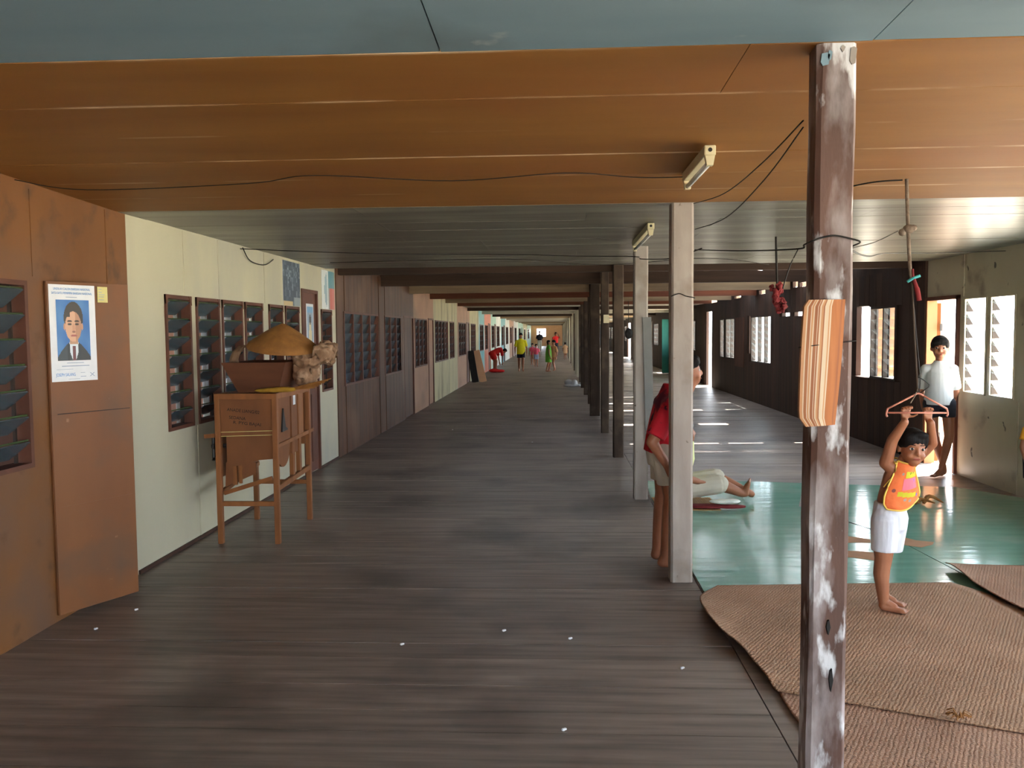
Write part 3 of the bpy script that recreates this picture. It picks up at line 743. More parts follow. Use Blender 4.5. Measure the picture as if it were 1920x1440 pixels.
def ptext(body, u, v, size, width, m): text(body, 'lettering', m, poster, frame(onposter(u, v, .0066), du, (0, 0, 1)), size, width, .0003)
ptext('UNDILAH CALON BARISAN NASIONAL', .5, .955, .017, Wp*.80, M_BLUEINK)
ptext('SATU-SATU PEMIMPIN BARISAN NASIONAL', .5, .912, .017, Wp*.88, M_BLUEINK)
ptext('JOSEPH SALANG', .30, .068, .024, Wp*.42, M_BLUEINK)
for u0, u1, v, t in ((.36, .60, .872, .006), (.33, .70, .190, .006), (.22, .82, .158, .008), (.62, .74, .045, .006), (.62, .72, .085, .004), (.10, .46, .125, .003), (.35, .6, .022, .004)):
    p, q = onposter(u0, v, .0066), onposter(u1, v, .0066)
    MB().bar(p, q, .0004, Hp*t).build('small_print_line', M_GREYINK, poster)
text('X', 'lettering', M_GREYINK, poster, frame(onposter(.88, .06, .0066), du, (0, 0, 1)), .03, .03, .0003)
note = tag(leafbox(.285, .345, 1.68, 1.765, .0045, .0055, 'paper_note', M_NOTE, None), 'small pale yellow note pinned beside the election poster', 'note')
for zz in (1.752, 1.735, 1.722, 1.71, 1.695):
    leafbox(.293, .30+random.uniform(.01, .03), zz-.0015, zz+.0015, .0055, .006, 'written_line', M_GREYINK, note)

# posters on the cream front
def wallprint(name, label, y0, y1, z0, z1, nu, nv, fn, curl=0):
    r = thing(name, label, 'poster')
    MB().box(XL+.001, XL+.004, y0, y1, z0, z1).build('paper', M_PAPER, r)
    grid_print('picture_print', nu, nv, lambda u, v: Vector((XL+.0055+curl*math.sin(u*PI*2)**2, y0+(y1-y0)*u, z0+(z1-z0)*v)), fn, r)
    return r
_rn = random.Random(4); BL = [[_rn.random() for _ in range(24)] for _ in range(24)]
def dark_pic(u, v):
    k = BL[int(u*12)][int(v*9)]*(.5+.5*BL[int(u*23)][int(v*20)])
    if v < .12 and u < .55: return (200, 176, 130)
    if v < .2 and u > .62: return (140, 152, 160)
    return (52+90*k*k, 66+92*k*k, 84+84*k*k)
wallprint('picture_poster', 'dark blue-grey picture poster above the narrow windows by the door', 8.06, 8.6, 1.78, 2.215, 24, 20, dark_pic)
def pale_pic(u, v):
    if u < .52:
        return (150, 176, 190) if el(u, v, .26, .5, .12, .42) else (214, 220, 222)
    return (86, 138, 150) if v > .55 else (196, 104, 92) if u > .6 else (150, 150, 150)
wallprint('curling_poster', 'curling pale blue and red poster at the edge of the cream wall', 9.42, 9.95, 1.78, 2.22, 24, 18, pale_pic, .012)
r = thing('door_poster', 'tall narrow poster of a standing figure on the brown panelled door', 'poster')
MB().box(XL-.003, XL-.001, 8.82, 9.08, 1.25, 1.82).build('paper', M_PAPER, r)
def fig_pic(u, v):
    if v > .86: return (110, 160, 200)
    if el(u, v, .5, .72, .16, .1): return (50, 46, 50)
    if el(u, v, .5, .40, .22, .32): return (204, 190, 150)
    return (136, 156, 178)
grid_print('picture_print', 12, 24, lambda u, v: Vector((XL, 8.84+.22*u, 1.28+.51*v)), fig_pic, r)

# ================================================================== WINNOWING MACHINE
wm = thing('winnowing_machine', 'tall wooden winnowing machine on four legs beside the cream wall', 'winnower', loc=(-2.2, 6.26, 0))
def W(mb, name, m, parent=None, **k):
    o = mb.build(name, m, parent or wm, **k)
    if not parent: o.matrix_parent_inverse = Matrix.Translation((2.2, -6.26, 0))
    return o
LX0, LX1, LY0, LY1 = -2.41, -1.995, 5.885, 6.67
for x, y, h in ((LX0, LY0, 1.08), (LX1, LY0, 1.08), (LX1, LY1, 1.08), (LX0-.02, LY1, 1.06)):
    W(MB().bar((x, y, 0), (x, y, h), .038, .036), 'leg', M_WINN, bevel=.003)
for a, c in (((LX0, LY0, 1.06), (LX1, LY0, 1.06)), ((LX1, LY0, 1.06), (LX1, LY1, 1.06)), ((LX0, LY1, 1.05), (LX1, LY1, 1.05)), ((LX0, LY0, 1.06), (LX0-.02, LY1, 1.05))):
    W(MB().bar(a, c, .034, .042), 'top_rail', M_WINN, bevel=.003)
for a, c, t in (((LX0, LY0, .29), (LX1, LY0, .29), .034), ((LX1, LY0, .40), (LX1, LY1, .43), .04), ((LX0, LY0, .36), (LX0, LY1, .46), .034), ((LX0, LY1, .31), (LX1, LY1, .31), .034),
                ((LX1, LY0+.02, .70), (LX1, LY1+.12, .72), .03), ((LX1-.03, LY0, .475), (LX0+.02, LY0+.03, .36), .03)):
    W(MB().bar(a, c, t*.8, t), 'stretcher', M_WINN, bevel=.003)
fp = W(MB().box(LX0+.02, LX1-.02, LY0+.004, LY0+.014, .775, 1.04), 'front_panel', M_WINNP)
W(MB().prism([(LX0+.05, .55), (LX0+.05, .775), (LX1-.02, .775), (LX1-.02, .61), (-2.13, .60), (-2.24, .565)], 'y', LY0+.02, LY0+.032), 'lower_panel', M_WINNP)
W(MB().prism([(LX0+.02, .40), (LX0+.03, .58), (-2.16, .58), (-2.16, .50)], 'y', LY0+.05, LY0+.062), 'chute_board', M_WINNP)
W(MB().bar((LX0+.1, LY0+.04, .42), (LX0+.1, LY0+.04, .58), .03, .02), 'chute_cleat', M_WINN)
W(MB().bar((LX0+.14, LY0+.04, .43), (LX0+.14, LY0+.04, .60), .02, .02), 'chute_cleat', M_WINN)
# rounded drum side with its bottom curve and slots
def arc(cy, cz, r, a0, a1, n=12): return [(cy+r*math.cos(math.radians(a0+(a1-a0)*i/n)), cz+r*math.sin(math.radians(a0+(a1-a0)*i/n))) for i in range(n+1)]
side = [(LY0+.02, 1.045), (LY0+.02, .66)]+arc(LY0+.17, .68, .15, 200, 330)+[(LY0+.33, .70), (LY0+.34, 1.045)]
W(MB().prism(side, 'x', LX1-.012, LX1), 'drum_side', M_WINNP)
W(MB().box(LX1-.012, LX1+.004, LY0+.36, LY0+.50, .60, 1.045), 'side_board', M_WINNP)
W(MB().box(LX1-.01, LX1+.008, LY0+.52, LY0+.64, .70, 1.045), 'side_board', M_WINN)
for y in (.40, .56): W(MB().bar((LX1-.01, LY0+y, .42), (LX1-.01, LY0+y, .72), .03, .05), 'slat', M_WINN)
W(MB().box(LX0, LX0+.012, LY0+.02, LY1-.02, .48, 1.04), 'far_side_board', M_WINNP)
W(MB().box(LX0+.02, LX1-.02, LY1-.02, LY1-.01, .62, 1.03), 'back_board', M_WINNP)
W(MB().prism([(LY0+.12, .80), (LY0+.155, .96), (LY0+.20, .82), (LY0+.24, .805), (LY0+.24, .795), (LY0+.12, .79)], 'x', LX1, LX1+.012), 'iron_latch', M_IRON)
W(MB().box(LX1+.005, LX1+.008, LY0+.40, LY0+.45, .965, 1.035), 'paper_tag', M_PAPER)
# fan and crank on the wall side
fan = W(MB().tube([(LX0-.05, LY0+.06, .70), (LX0+.06, LY0+.06, .70)], .016, 10), 'fan_axle', M_IRON)
W(MB().tube([(LX0-.05, LY0+.03, .77), (LX0-.05, LY0+.03, .62), (LX0-.05, LY0+.02, .60)], .012, 8).ell((LX0-.05, LY0+.04, .70), (.018, .03, .03)), 'crank', M_IRON)
W(MB().bar((LX0-.10, LY0, .775), (LX0+.02, LY0, .785), .022, .028), 'axle_bracket', M_WINN)
for zz, dz in ((.815, .02), (.785, .012)):
    W(MB().tube([(LX0+.02, LY0-.004, zz-.01), (LX1-.02, LY0-.004, zz), ], .0022, 5), 'string', M_NOTE)
for body, x, zz, s, wd in (('ANADE LIANG/02', -2.225, .955, .032, .235), ('SEDANA', -2.27, .905, .032, .12), ('R. PYG BAJAI', -2.20, .865, .03, .20)):
    t_ = text(body, 'handwriting', M_INK, wm, Matrix.Identity(4), s, wd, .0003)
    t_.matrix_parent_inverse = Matrix.Translation((2.2, -6.26, 0)); t_.matrix_basis = frame((x, LY0+.0032, zz), (1, 0, -.10), (.10, 0, 1))
# hopper standing on the frame, flaring upwards
HX0, HX1, HY0, HY1 = -2.30, -1.93, 5.92, 6.45
def trap(x0, x1, y0, y1, z, X0, X1, Y0, Y1, Z):
    return [(x0, y0, z), (x1, y0, z), (x1, y1, z), (x0, y1, z), (X0, Y0, Z), (X1, Y0, Z), (X1, Y1, Z), (X0, Y1, Z)]
hv = trap(HX0+.02, HX1-.06, HY0+.03, HY1-.04, 1.082, HX0-.075, HX1+.02, HY0-.04, HY1+.06, 1.30)
hi = [(x+(.012 if i in (0, 3, 4, 7) else -.012), y+(.012 if i in (0, 1, 4, 5) else -.012), z) for i, (x, y, z) in enumerate(hv)]
for k, (p, q) in enumerate(((0, 1), (1, 2), (2, 3), (3, 0))):
    mbq = MB().add([hv[p], hv[q], hv[q+4], hv[p+4], hi[p], hi[q], hi[q+4], hi[p+4]], [(0, 1, 2, 3), (4, 7, 6, 5), (3, 2, 6, 7), (0, 4, 5, 1), (0, 3, 7, 4), (1, 5, 6, 2)])
    W(mbq, 'hopper_board', M_HOPPER)
# things lying in and on the hopper
hat = MB(); n = 40; ap = Vector((0, 0, .175)); rings = [(.008, .175), (.06, .15), (.13, .105), (.20, .055), (.245, .02), (.255, .0)]
for t_i in (0, 1):
    pass
hat.loft([((0, 0, z), (r, 0, 0), (0, r, 0)) for r, z in rings], n, 0, False)
hat.loft([((0, 0, z-.012), (max(r-.006, .003), 0, 0), (0, max(r-.006, .003), 0)) for r, z in rings], n, 0, False)
hat_o = hat.build('conical_straw_hat', M_STRAW, None, smooth=True)
hat_o.location = (-2.0, 6.10, 1.405); hat_o.rotation_euler = (.16, .10, 0)
tag(hat_o, 'wide conical straw hat perched on top of the winnowing machine', 'straw hat')
sk = MB(); rnd = random.Random(11)
for c, r in (((-1.74, 6.16, 1.37), (.13, .16, .085)), ((-1.80, 6.10, 1.32), (.11, .15, .07)), ((-1.86, 6.20, 1.24), (.10, .16, .14)), ((-1.70, 6.2, 1.33), (.07, .10, .07)), ((-1.9, 6.3, 1.36), (.1, .1, .09))):
    sk.ell(c, r)
for _ in range(16):
    a = rnd.uniform(0, 6.28); sk.ell((-1.77+.10*math.cos(a), 6.10+rnd.uniform(-.1, .1), 1.345+.06*math.sin(a)), (.03, .05, .025))
sk_root = thing('cloth_sack', 'crumpled tan sack spilling over the right side of the winnower hopper', 'sack')
settle(crumple(remesh(sk, 'sack_body', M_SACK, sk_root, .009, 1), .028, 16))
pts = spline([(-2.285, 6.05, 1.42), (-2.325, 6.03, 1.37), (-2.336, 6.0, 1.31), (-2.305, 5.99, 1.27)], 5)
st = MB(); vv = []
for p in pts: vv += [(p.x, p.y-.06, p.z), (p.x+.01, p.y+.06, p.z+.004)]
nn = len(pts); st.add(vv+[(x+.012, y, z-.002) for x, y, z in vv], [(2*i, 2*i+2, 2*i+3, 2*i+1) for i in range(nn-1)]+[(2*nn+2*i, 2*nn+2*i+1, 2*nn+2*i+3, 2*nn+2*i+2) for i in range(nn-1)])
tag(st.build('cloth_strip', M_SACK, None, smooth=True), 'grey-brown cloth strip hanging from the hat into the hopper', 'cloth')
yl = MB()
for c, r in (((-1.99, 5.893, 1.104), (.12, .030, .018)), ((-1.93, 5.890, 1.108), (.10, .026, .021)), ((-2.06, 5.895, 1.101), (.09, .026, .015))): yl.ell(c, r)
ylr = thing('straw_bundle', 'yellowish flattened straw bundle under the hopper lip', 'straw')
remesh(yl, 'straw_body', mat('yellow_straw', (176, 136, 44), (146, 110, 38), ns=14, rough=.8, bump=.3), ylr, .01, 2)
for k in range(6): MB().tube([(-1.93+.01*k, 5.885+.004*k, 1.104+.002*k), (-1.70+.02*k, 5.88+.012*k, 1.12+.012*k)], .004, 4).build('stalk', M_STRAW, ylr)

# ================================================================== CEILING FITTINGS, CABLES, ROPES
def tube_light(x, y0, y1, zc, label):
    r = thing('tube_light', label, 'light', 'ceiling tube lights')
    MB().box(x-.024, x+.024, y0, y1, zc-.045, zc-.002).build('housing', M_FIX, r, bevel=.004)
    for y in (y0, y1-.03): MB().prism([(x-.02, zc-.046), (x+.02, zc-.046), (x+.013, zc-.085), (x-.013, zc-.085)], 'y', y, y+.03).build('lamp_holder', M_FIX, r)
    MB().tube([(x, y0+.03, zc-.072), (x, y1-.03, zc-.072)], .012, 10).build('lamp_tube', M_TUBE, r, True)
    MB().tube([(x, y0-.002, zc-.022), (x, y0, zc-.022)], .009, 10).build('screw_cap', M_IRON, r)
tube_light(.645, 3.6, 4.22, ceil_z(3.6)-.012, 'ivory tube light on the orange ceiling, nearest the camera')
tube_light(.655, 5.88, 7.05, H-.002, 'ivory tube light on the grey-green ceiling behind the first')
def cable(name, label, pts, r=.004, m=M_WIRE, n=8, cat='cable', group='cables'):
    return tag(MB().tube(spline(pts, n), r, 5).build(name, m, None, True), label, cat, group)
cz = lambda y, d=.012: ceil_z(y)-d
cable('ceiling_cable', 'thin dark cable looping across the orange ceiling to the tube light', [(XL+.01, 4.02, cz(4.02)), (-2.3, 4.1, cz(4.1, .05)), (-1.5, 4.12, cz(4.1, .03)), (-1.15, 4.05, cz(4.05)), (-.5, 4.12, cz(4.1, .035)), (.05, 4.1, cz(4.1)), (.4, 4.15, cz(4.1, .03)), (.63, 4.2, cz(4.2, .02))], .0024)
cable('ceiling_cable', 'dark cable crossing the grey-green ceiling from the cream wall to the posts', [(XL+.01, 6.95, 2.21), (-1.6, 7.3, 2.19), (-.4, 7.7, 2.2), (.2, 7.6, 2.17), (.69, 7.5, 2.15), (.745, 7.4, 2.12), (.83, 6.2, 2.02), (.85, 5.0, 1.975)], .004)
cable('ceiling_cable', 'thin cable clipped along the back of the grey-green ceiling', [(-2.3, 8.6, 2.225), (-.5, 8.4, 2.22), (.5, 8.9, 2.19), (1.5, 8.6, 2.22), (2.3, 9.3, 2.2)], .003)
cable('post_cable', 'upper slack cable from the nearest post to the whitewashed post', [(.745, 2.62, 2.125), (.76, 3.2, 2.11), (.78, 4.0, 2.13), (.80, 4.99, 2.232)], .0024)
cable('post_cable', 'lower slack cable from the nearest post to the whitewashed post', [(.745, 2.62, 2.105), (.77, 3.2, 2.05), (.79, 4.0, 2.02), (.81, 4.99, 2.085)], .0024)
cable('post_wire', 'black wire slung from the whitewashed post round the nearest post', [(.81, 5.0, 1.968), (.77, 3.6, 1.83), (.734, 2.64, 1.745), (.731, 2.55, 1.748), (.734, 2.487, 1.752), (.765, 2.483, 1.762), (.80, 2.482, 1.767), (.85, 2.483, 1.756), (.872, 2.488, 1.748), (.874, 2.55, 1.744), (.885, 2.63, 1.742), (1.10, 3.2, 1.80), (1.4, 3.8, 1.88), (1.722, 4.385, 1.99)], .0026)
cable('long_cable', 'black cable running from the nearest post towards the outer wall', [(.875, 2.58, 1.735), (1.3, 3.6, 1.80), (2.3, 6.0, 2.02), (3.2, 7.2, 2.12), (XR-.01, 8.0, 2.2)], .0032)
cable('dangling_wire', 'short dark wire curling down behind the nearest post', [(.738, 2.63, 1.745), (.718, 2.64, 1.70), (.703, 2.64, 1.655), (.695, 2.64, 1.625)], .002)
cable('wire_coil', 'loose coil of wire under the ceiling on the cream wall', [(XL+.015, 7.0, 2.225), (XL+.02, 7.15, 2.13), (XL+.02, 7.5, 2.12), (XL+.02, 7.75, 2.19)], .0045)
cable('post_binding', 'thin wire wound round the whitewashed post', [(.674, 4.995, 1.70), (.72, 4.993, 1.715), (.76, 4.993, 1.70), (.81, 4.995, 1.69), (.812, 5.13, 1.69)], .003)
cable('paint_crack_wire', 'thin dark wire hooked along the orange ceiling near the hanging rope', [(1.5, 4.62, cz(4.62)), (1.62, 4.45, cz(4.45)), (1.75, 4.41, cz(4.4))], .004)
# hanging rope with knot and ribbons
rp = thing('hanging_rope', 'grey rope hanging from the orange ceiling with a knot and ribbons', 'rope')
RP = [(1.766, 4.40, 2.25), (1.773, 4.40, 2.1), (1.779, 4.40, 1.99), (1.79, 4.4, 1.82), (1.80, 4.4, 1.74)]
MB().tube(spline(RP, 8), .0095, 8).build('rope_strand', M_ROPE, rp, True)
MB().ell((1.779, 4.395, 2.0), (.030, .026, .024), n=12).ell((1.75, 4.40, 1.985), (.02, .02, .02), n=8).ell((1.80, 4.39, 2.005), (.02, .018, .016), n=8).build('knot', M_ROPE, rp, True)
MB().tube(spline([(1.775, 4.39, 1.735), (1.80, 4.385, 1.752), (1.835, 4.385, 1.765)], 5), .008, 6).build('teal_ribbon', plain('teal_ribbon', (70, 160, 168), .6), rp, True)
MB().tube(spline([(1.80, 4.39, 1.80), (1.805, 4.388, 1.75), (1.822, 4.388, 1.70), (1.834, 4.388, 1.64)], 6), [.006]*6+[.010]*6+[.013]*7, 6).build('red_ribbon', M_RED, rp, True)
MB().tube(spline([(1.80, 4.4, 1.74), (1.806, 4.4, 1.66), (1.81, 4.4, 1.60), (1.82, 4.4, 1.45), (1.842, 4.4, 1.165)], 8), .006, 6).build('lower_cord', plain('dark_cord', (70, 58, 50), .8), rp, True)
MB().tube(spline([(1.818, 4.405, 1.60), (1.83, 4.4, 1.45), (1.85, 4.395, 1.25), (1.848, 4.40, 1.17)], 8), .0025, 5).build('wire', M_WIRE, rp, True)
MB().tube(spline([(1.83, 4.4, 1.26), (1.87, 4.39, 1.235), (1.895, 4.39, 1.21), (1.87, 4.38, 1.19), (1.85, 4.4, 1.17)], 6), .0025, 5).build('wire', M_WIRE, rp, True)
MB().tube(spline([(1.842, 4.4, 1.2), (1.825, 4.39, 1.16), (1.80, 4.385, 1.12)], 6), .003, 5).build('frayed_end', M_ROPE, rp, True)
# clothes hanger
HGX, HGY, HGZ = 0, -.006, .0065
M_HANG = plain('pink_plastic', (206, 138, 120), .4)
hg = thing('clothes_hanger', 'pinkish plastic clothes hanger gripped by the child', 'hanger', loc=(HGX, HGY, HGZ))
HT = (1.842, 4.40, 1.160)
for a, c, nm in (((1.690, 4.40, 1.085), (1.818, 4.40, 1.152), 'arm'), ((1.866, 4.40, 1.152), (1.985, 4.40, 1.085), 'arm'), ((1.695, 4.40, 1.065), (1.985, 4.40, 1.063), 'bar')):
    MB().tube([a, c], .0048, 8).build(nm, M_HANG, hg, True)
MB().tube(spline([(1.818, 4.40, 1.152), (1.842, 4.4, 1.163), (1.866, 4.40, 1.152)], 4), .005, 8).build('crown', M_HANG, hg, True)
for x in (1.688, 1.988): MB().tube(spline([(x+(.004 if x < 1.8 else -.004), 4.4, 1.087), (x, 4.4, 1.075), (x-(.003 if x < 1.8 else -.003), 4.4, 1.055), (x+(.002 if x < 1.8 else -.002), 4.4, 1.045)], 4), .0052, 8).build('end_hook', M_HANG, hg, True)
# second hanging cord with red rag
rg = thing('hanging_rag', 'tattered red rag on a dark rod hanging from the grey-green ceiling', 'rag')
MB().tube([(1.759, 6.9, 2.24), (1.772, 6.9, 1.83)], .009, 6).build('rod', M_WIRE, rg)
rm = MB(); rnd = random.Random(3)
for _ in range(22):
    t = rnd.random(); rm.ell((1.772+.03*t+rnd.uniform(-.045, .035)*(1-.4*t), 6.9+rnd.uniform(-.03, .03), 1.85-.19*t), (rnd.uniform(.012, .028), .014, rnd.uniform(.02, .04)))
crumple(remesh(rm, 'rag_cloth', M_RED, rg, .006, 0), .03, 30)

# ================================================================== FLOOR COVERINGS
def sheet_on_floor(name, label, cat, poly, z, m, thick=.004, group=None):
    o = MB().prism(poly, 'z', z, z+thick).build(name, m)
    return tag(o, label, cat, group)
sheet_on_floor('linoleum_sheet', 'shiny green linoleum sheet left of the seam, beside the pale posts', 'linoleum',
               [(.84, 4.3), (2.52, 4.3), (2.415, 5.95), (2.36, 6.3), (2.05, 7.2), (2.4, 8.30), (1.9, 8.40), (.9, 8.42), (.845, 7.6)], .001, M_LINO)
sheet_on_floor('linoleum_sheet', 'shiny green linoleum sheet right of the seam, towards the open door', 'linoleum',
               [(2.54, 4.2), (4.10, 4.0), (4.105, 7.55), (3.75, 8.1), (2.42, 8.28), (2.07, 7.2), (2.375, 6.3), (2.42, 5.95)], .0015, M_LINO)
# torn patches showing the boards
M_PATCH = plain('bare_tan_board', (176, 132, 98), .6)
for k, (px_, py_) in enumerate(((2.06, 6.05), (2.02, 5.62), (2.46, 5.98))):
    rnd = random.Random(k); n = 9
    poly = [(px_+(.14+rnd.uniform(-.05, .04))*math.cos(2*PI*i/n), py_+(.12+rnd.uniform(-.05, .03))*math.sin(2*PI*i/n)) for i in range(n)]
    o = sheet_on_floor('linoleum_tear', ['torn tan patch in the linoleum behind the child, farther one', 'torn tan patch in the linoleum right behind the child, nearer one', 'small tan tear at the linoleum seam'][k], 'tear', poly, .0059, M_PATCH, .0012, 'tears in the linoleum')
# woven mats
def woven(name, c1, c2, ang):
    m = mat(name, c1, c2, ns=3, rough=.85, stain=tuple(v-26 for v in c1), sscale=1.3, sthr=(.52, .75))
    nt = m.node_tree; N = nt.nodes; L = nt.links; bs = N['Principled BSDF']
    geo = N.new('ShaderNodeNewGeometry'); mp = N.new('ShaderNodeMapping'); mp.inputs['Rotation'].default_value = (0, 0, ang)
    L.new(geo.outputs['Position'], mp.inputs['Vector'])
    hs_ = []
    for dr in ('X', 'Y'):
        wv = N.new('ShaderNodeTexWave'); wv.bands_direction = dr; wv.inputs['Scale'].default_value = 20 if dr == 'X' else 32
        wv.inputs['Distortion'].default_value = 3.4; wv.inputs['Detail Scale'].default_value = 2
        L.new(mp.outputs[0], wv.inputs['Vector']); hs_.append(wv.outputs['Fac'])
    ml = N.new('ShaderNodeMath'); ml.operation = 'MULTIPLY'; L.new(hs_[0], ml.inputs[0]); L.new(hs_[1], ml.inputs[1])
    bn = N.new('ShaderNodeBump'); bn.inputs['Strength'].default_value = .6; bn.inputs['Distance'].default_value = .006
    L.new(ml.outputs[0], bn.inputs['Height']); L.new(bn.outputs[0], bs.inputs['Normal'])
    src = bs.inputs['Base Color'].links[0].from_socket
    mx = N.new('ShaderNodeMixRGB'); mx.blend_type = 'MULTIPLY'; mx.inputs[0].default_value = .55
    mr = N.new('ShaderNodeMapRange'); mr.inputs[3].default_value = .62; mr.inputs[4].default_value = 1.12
    L.new(ml.outputs[0], mr.inputs[0]); L.new(src, mx.inputs[1]); L.new(mr.outputs[0], mx.inputs[2]); L.new(mx.outputs[0], bs.inputs['Base Color'])
    return m
M_MAT = woven('woven_mat', (188, 150, 122), (168, 134, 108), .55)
M_MAT2 = woven('woven_mat_reddish', (190, 150, 126), (172, 136, 114), .5)
def woven_mat(name, label, left, right, z, lift, m, nu=26, nv=40, wav=.0):
    """a sheet between two edge curves; its left edge curls up off the floor"""
    Lp, Rp = spline(left, 8), spline(right, 8)
    def samp(c, t):
        f = t*(len(c)-1); i = min(int(f), len(c)-2); return c[i].lerp(c[i+1], f-i)
    vs_ = []
    for j in range(nv+1):
        a, c = samp(Lp, j/nv), samp(Rp, j/nv)
        for i in range(nu+1):
            t = (i/nu)**1.6
            p = a.lerp(c, t); d = (p-a).length
            up = lift(j/nv)*math.exp(-d*9)
            vs_.append((p.x, p.y, z+up+wav*math.sin(p.x*7+p.y*5)*math.sin(p.x*3)))
    w1 = nu+1; fs = [(j*w1+i, j*w1+i+1, (j+1)*w1+i+1, (j+1)*w1+i) for j in range(nv) for i in range(nu)]
    nb = len(vs_); vs_ += [(x, y, zz+.006) for x, y, zz in vs_]
    fs2 = [tuple(v+nb for v in f) for f in fs]
    ed = list(range(w1))+[j*w1+nu for j in range(1, nv+1)]+[nv*w1+i for i in range(nu-1, -1, -1)]+[j*w1 for j in range(nv-1, 0, -1)]
    fs3 = [(ed[k-1], ed[k], ed[k]+nb, ed[k-1]+nb) for k in range(len(ed))]
    return tag(MB().add(vs_, fs+fs2+fs3).build(name, m, None, True), label, 'mat', 'woven mats')
woven_mat('woven_mat', 'coarse tan woven mat under the child, its left edge curling off the boards',
          [(.93, 4.89, 0), (.79, 4.64, 0), (.765, 4.33, 0), (.775, 4.12, 0), (.86, 3.88, 0), (.885, 3.6, 0), (.90, 3.45, 0)],
          [(2.30, 4.98, 0), (2.42, 4.72, 0), (2.45, 4.45, 0), (2.5, 4.1, 0), (2.5, 3.7, 0), (2.4, 3.2, 0), (2.3, 2.86, 0)], .0135,
          lambda t: .045*math.sin(PI*min(1, t*1.2))**2+.02*max(0, math.sin(t*17))*t, M_MAT, wav=.0012)
woven_mat('woven_mat', 'second tan woven mat in the right foreground, overlapped along a seam',
          [(.92, 3.60, 0), (.91, 3.3, 0), (.93, 3.05, 0), (.94, 2.7, 0), (.98, 2.2, 0)],
          [(2.45, 3.0, 0), (2.8, 2.8, 0), (2.8, 2.6, 0), (2.8, 2.4, 0), (2.8, 2.2, 0)], .0035,
          lambda t: .10*max(0, t-.55), M_MAT2, wav=.001)
woven_mat('woven_mat', 'tan woven mat at the right edge, lying over the linoleum',
          [(2.42, 5.325, 0), (2.40, 5.05, 0), (2.40, 4.7, 0), (2.43, 4.4, 0), (2.5, 4.0, 0)],
          [(3.9, 5.27, 0), (3.9, 5.0, 0), (3.9, 4.7, 0), (3.9, 4.4, 0), (3.9, 4.0, 0)], .024,
          lambda t: .012+.02*max(0, math.sin(t*9)), M_MAT2, wav=.001)
tuft = thing('frayed_tuft', 'small frayed tuft of fibres on the foreground mat', 'tuft')
rnd = random.Random(2); tm = MB()
for k in range(26):
    a = rnd.uniform(0, 6.28); h = rnd.uniform(.01, .035)
    tm.tube([(1.515, 3.20, .024), (1.515+.02*math.cos(a), 3.20+.02*math.sin(a), .024+h), (1.515+.045*math.cos(a), 3.20+.04*math.sin(a), .024+h*.6)], .0016, 4)
tm.build('fibres', M_STRAW, tuft)
# seat mat, cloths by the seated person
stm = MB()
for k in range(24): stm.box(.85+.0215*k, .85+.0215*k+.02, 7.02, 7.55, .006, .0115)
tag(stm.build('rattan_seat_mat', mat('rattan', (176, 136, 84), (148, 110, 64), ns=20, rough=.7)), 'brown rattan strip mat under the seated person', 'mat')
cm = MB()
for c, r in (((1.28, 7.08, .030), (.2, .08, .015)), ((1.45, 7.06, .031), (.14, .06, .016)), ((1.2, 7.10, .029), (.2, .07, .013))): cm.ell(c, r)
r_ = thing('maroon_cloth', 'folded maroon cloth on the linoleum beside the bare feet', 'cloth'); remesh(cm, 'cloth_body', plain('maroon_cloth', (120, 44, 48), .9), r_, .012, 2)
cm = MB().ell((1.40, 7.09, .068), (.13, .05, .018)).ell((1.47, 7.09, .07), (.07, .05, .02))
r_ = thing('white_cloth', 'small white cloth lying under the seated legs', 'cloth'); remesh(cm, 'cloth_body', plain('white_cloth', (226, 230, 222), .9), r_, .01, 2)
# straw object behind the child
r_ = thing('straw_fan', 'yellowish straw scraps on the linoleum behind the child', 'straw')
rnd = random.Random(8)
for k in range(9):
    x, y = 2.95+rnd.uniform(-.1, .16), 7.30+rnd.uniform(-.06, .06)
    MB().tube(spline([(x, y, .019), (x+.06, y+.03, .036+rnd.random()*.06), (x+.16, y-.01, .026)], 4), [.012, .016, .02, .02, .018, .014, .012, .008, .004], 6).build('straw_strip', M_STRAW, r_, True)
# litter
rnd = random.Random(21)
for k, (x, y) in enumerate(((-2.30, 4.42), (-2.36, 4.12), (-.75, 3.95), (-.27, 4.15), (.06, 4.05), (.02, 3.1), (-.33, 11.4), (-1.6, 12.9), (.55, 3.7))):
    lm = MB().ell((x, y, .005), (.008, .006, .006), n=8).ell((x+.007, y+.003, .006), (.007, .006, .005), n=8)
    r_ = tag(lm.build('paper_scrap', M_PAPER, None, False), ['crumpled white scrap on the floor by the ajar door', 'tiny scrap at the foot of the brown wall', 'white scrap in the middle of the near floor boards', 'pale scrap on the boards, right of the middle one', 'pale scrap on the boards near the whitewashed post', 'white scrap at the bottom edge of the floor boards', 'white scrap far along the dark floor', 'pale scrap on the floor before the stained wooden front', 'straw-coloured scrap by the curling mat edge'][k], 'scrap', 'litter on the floor')
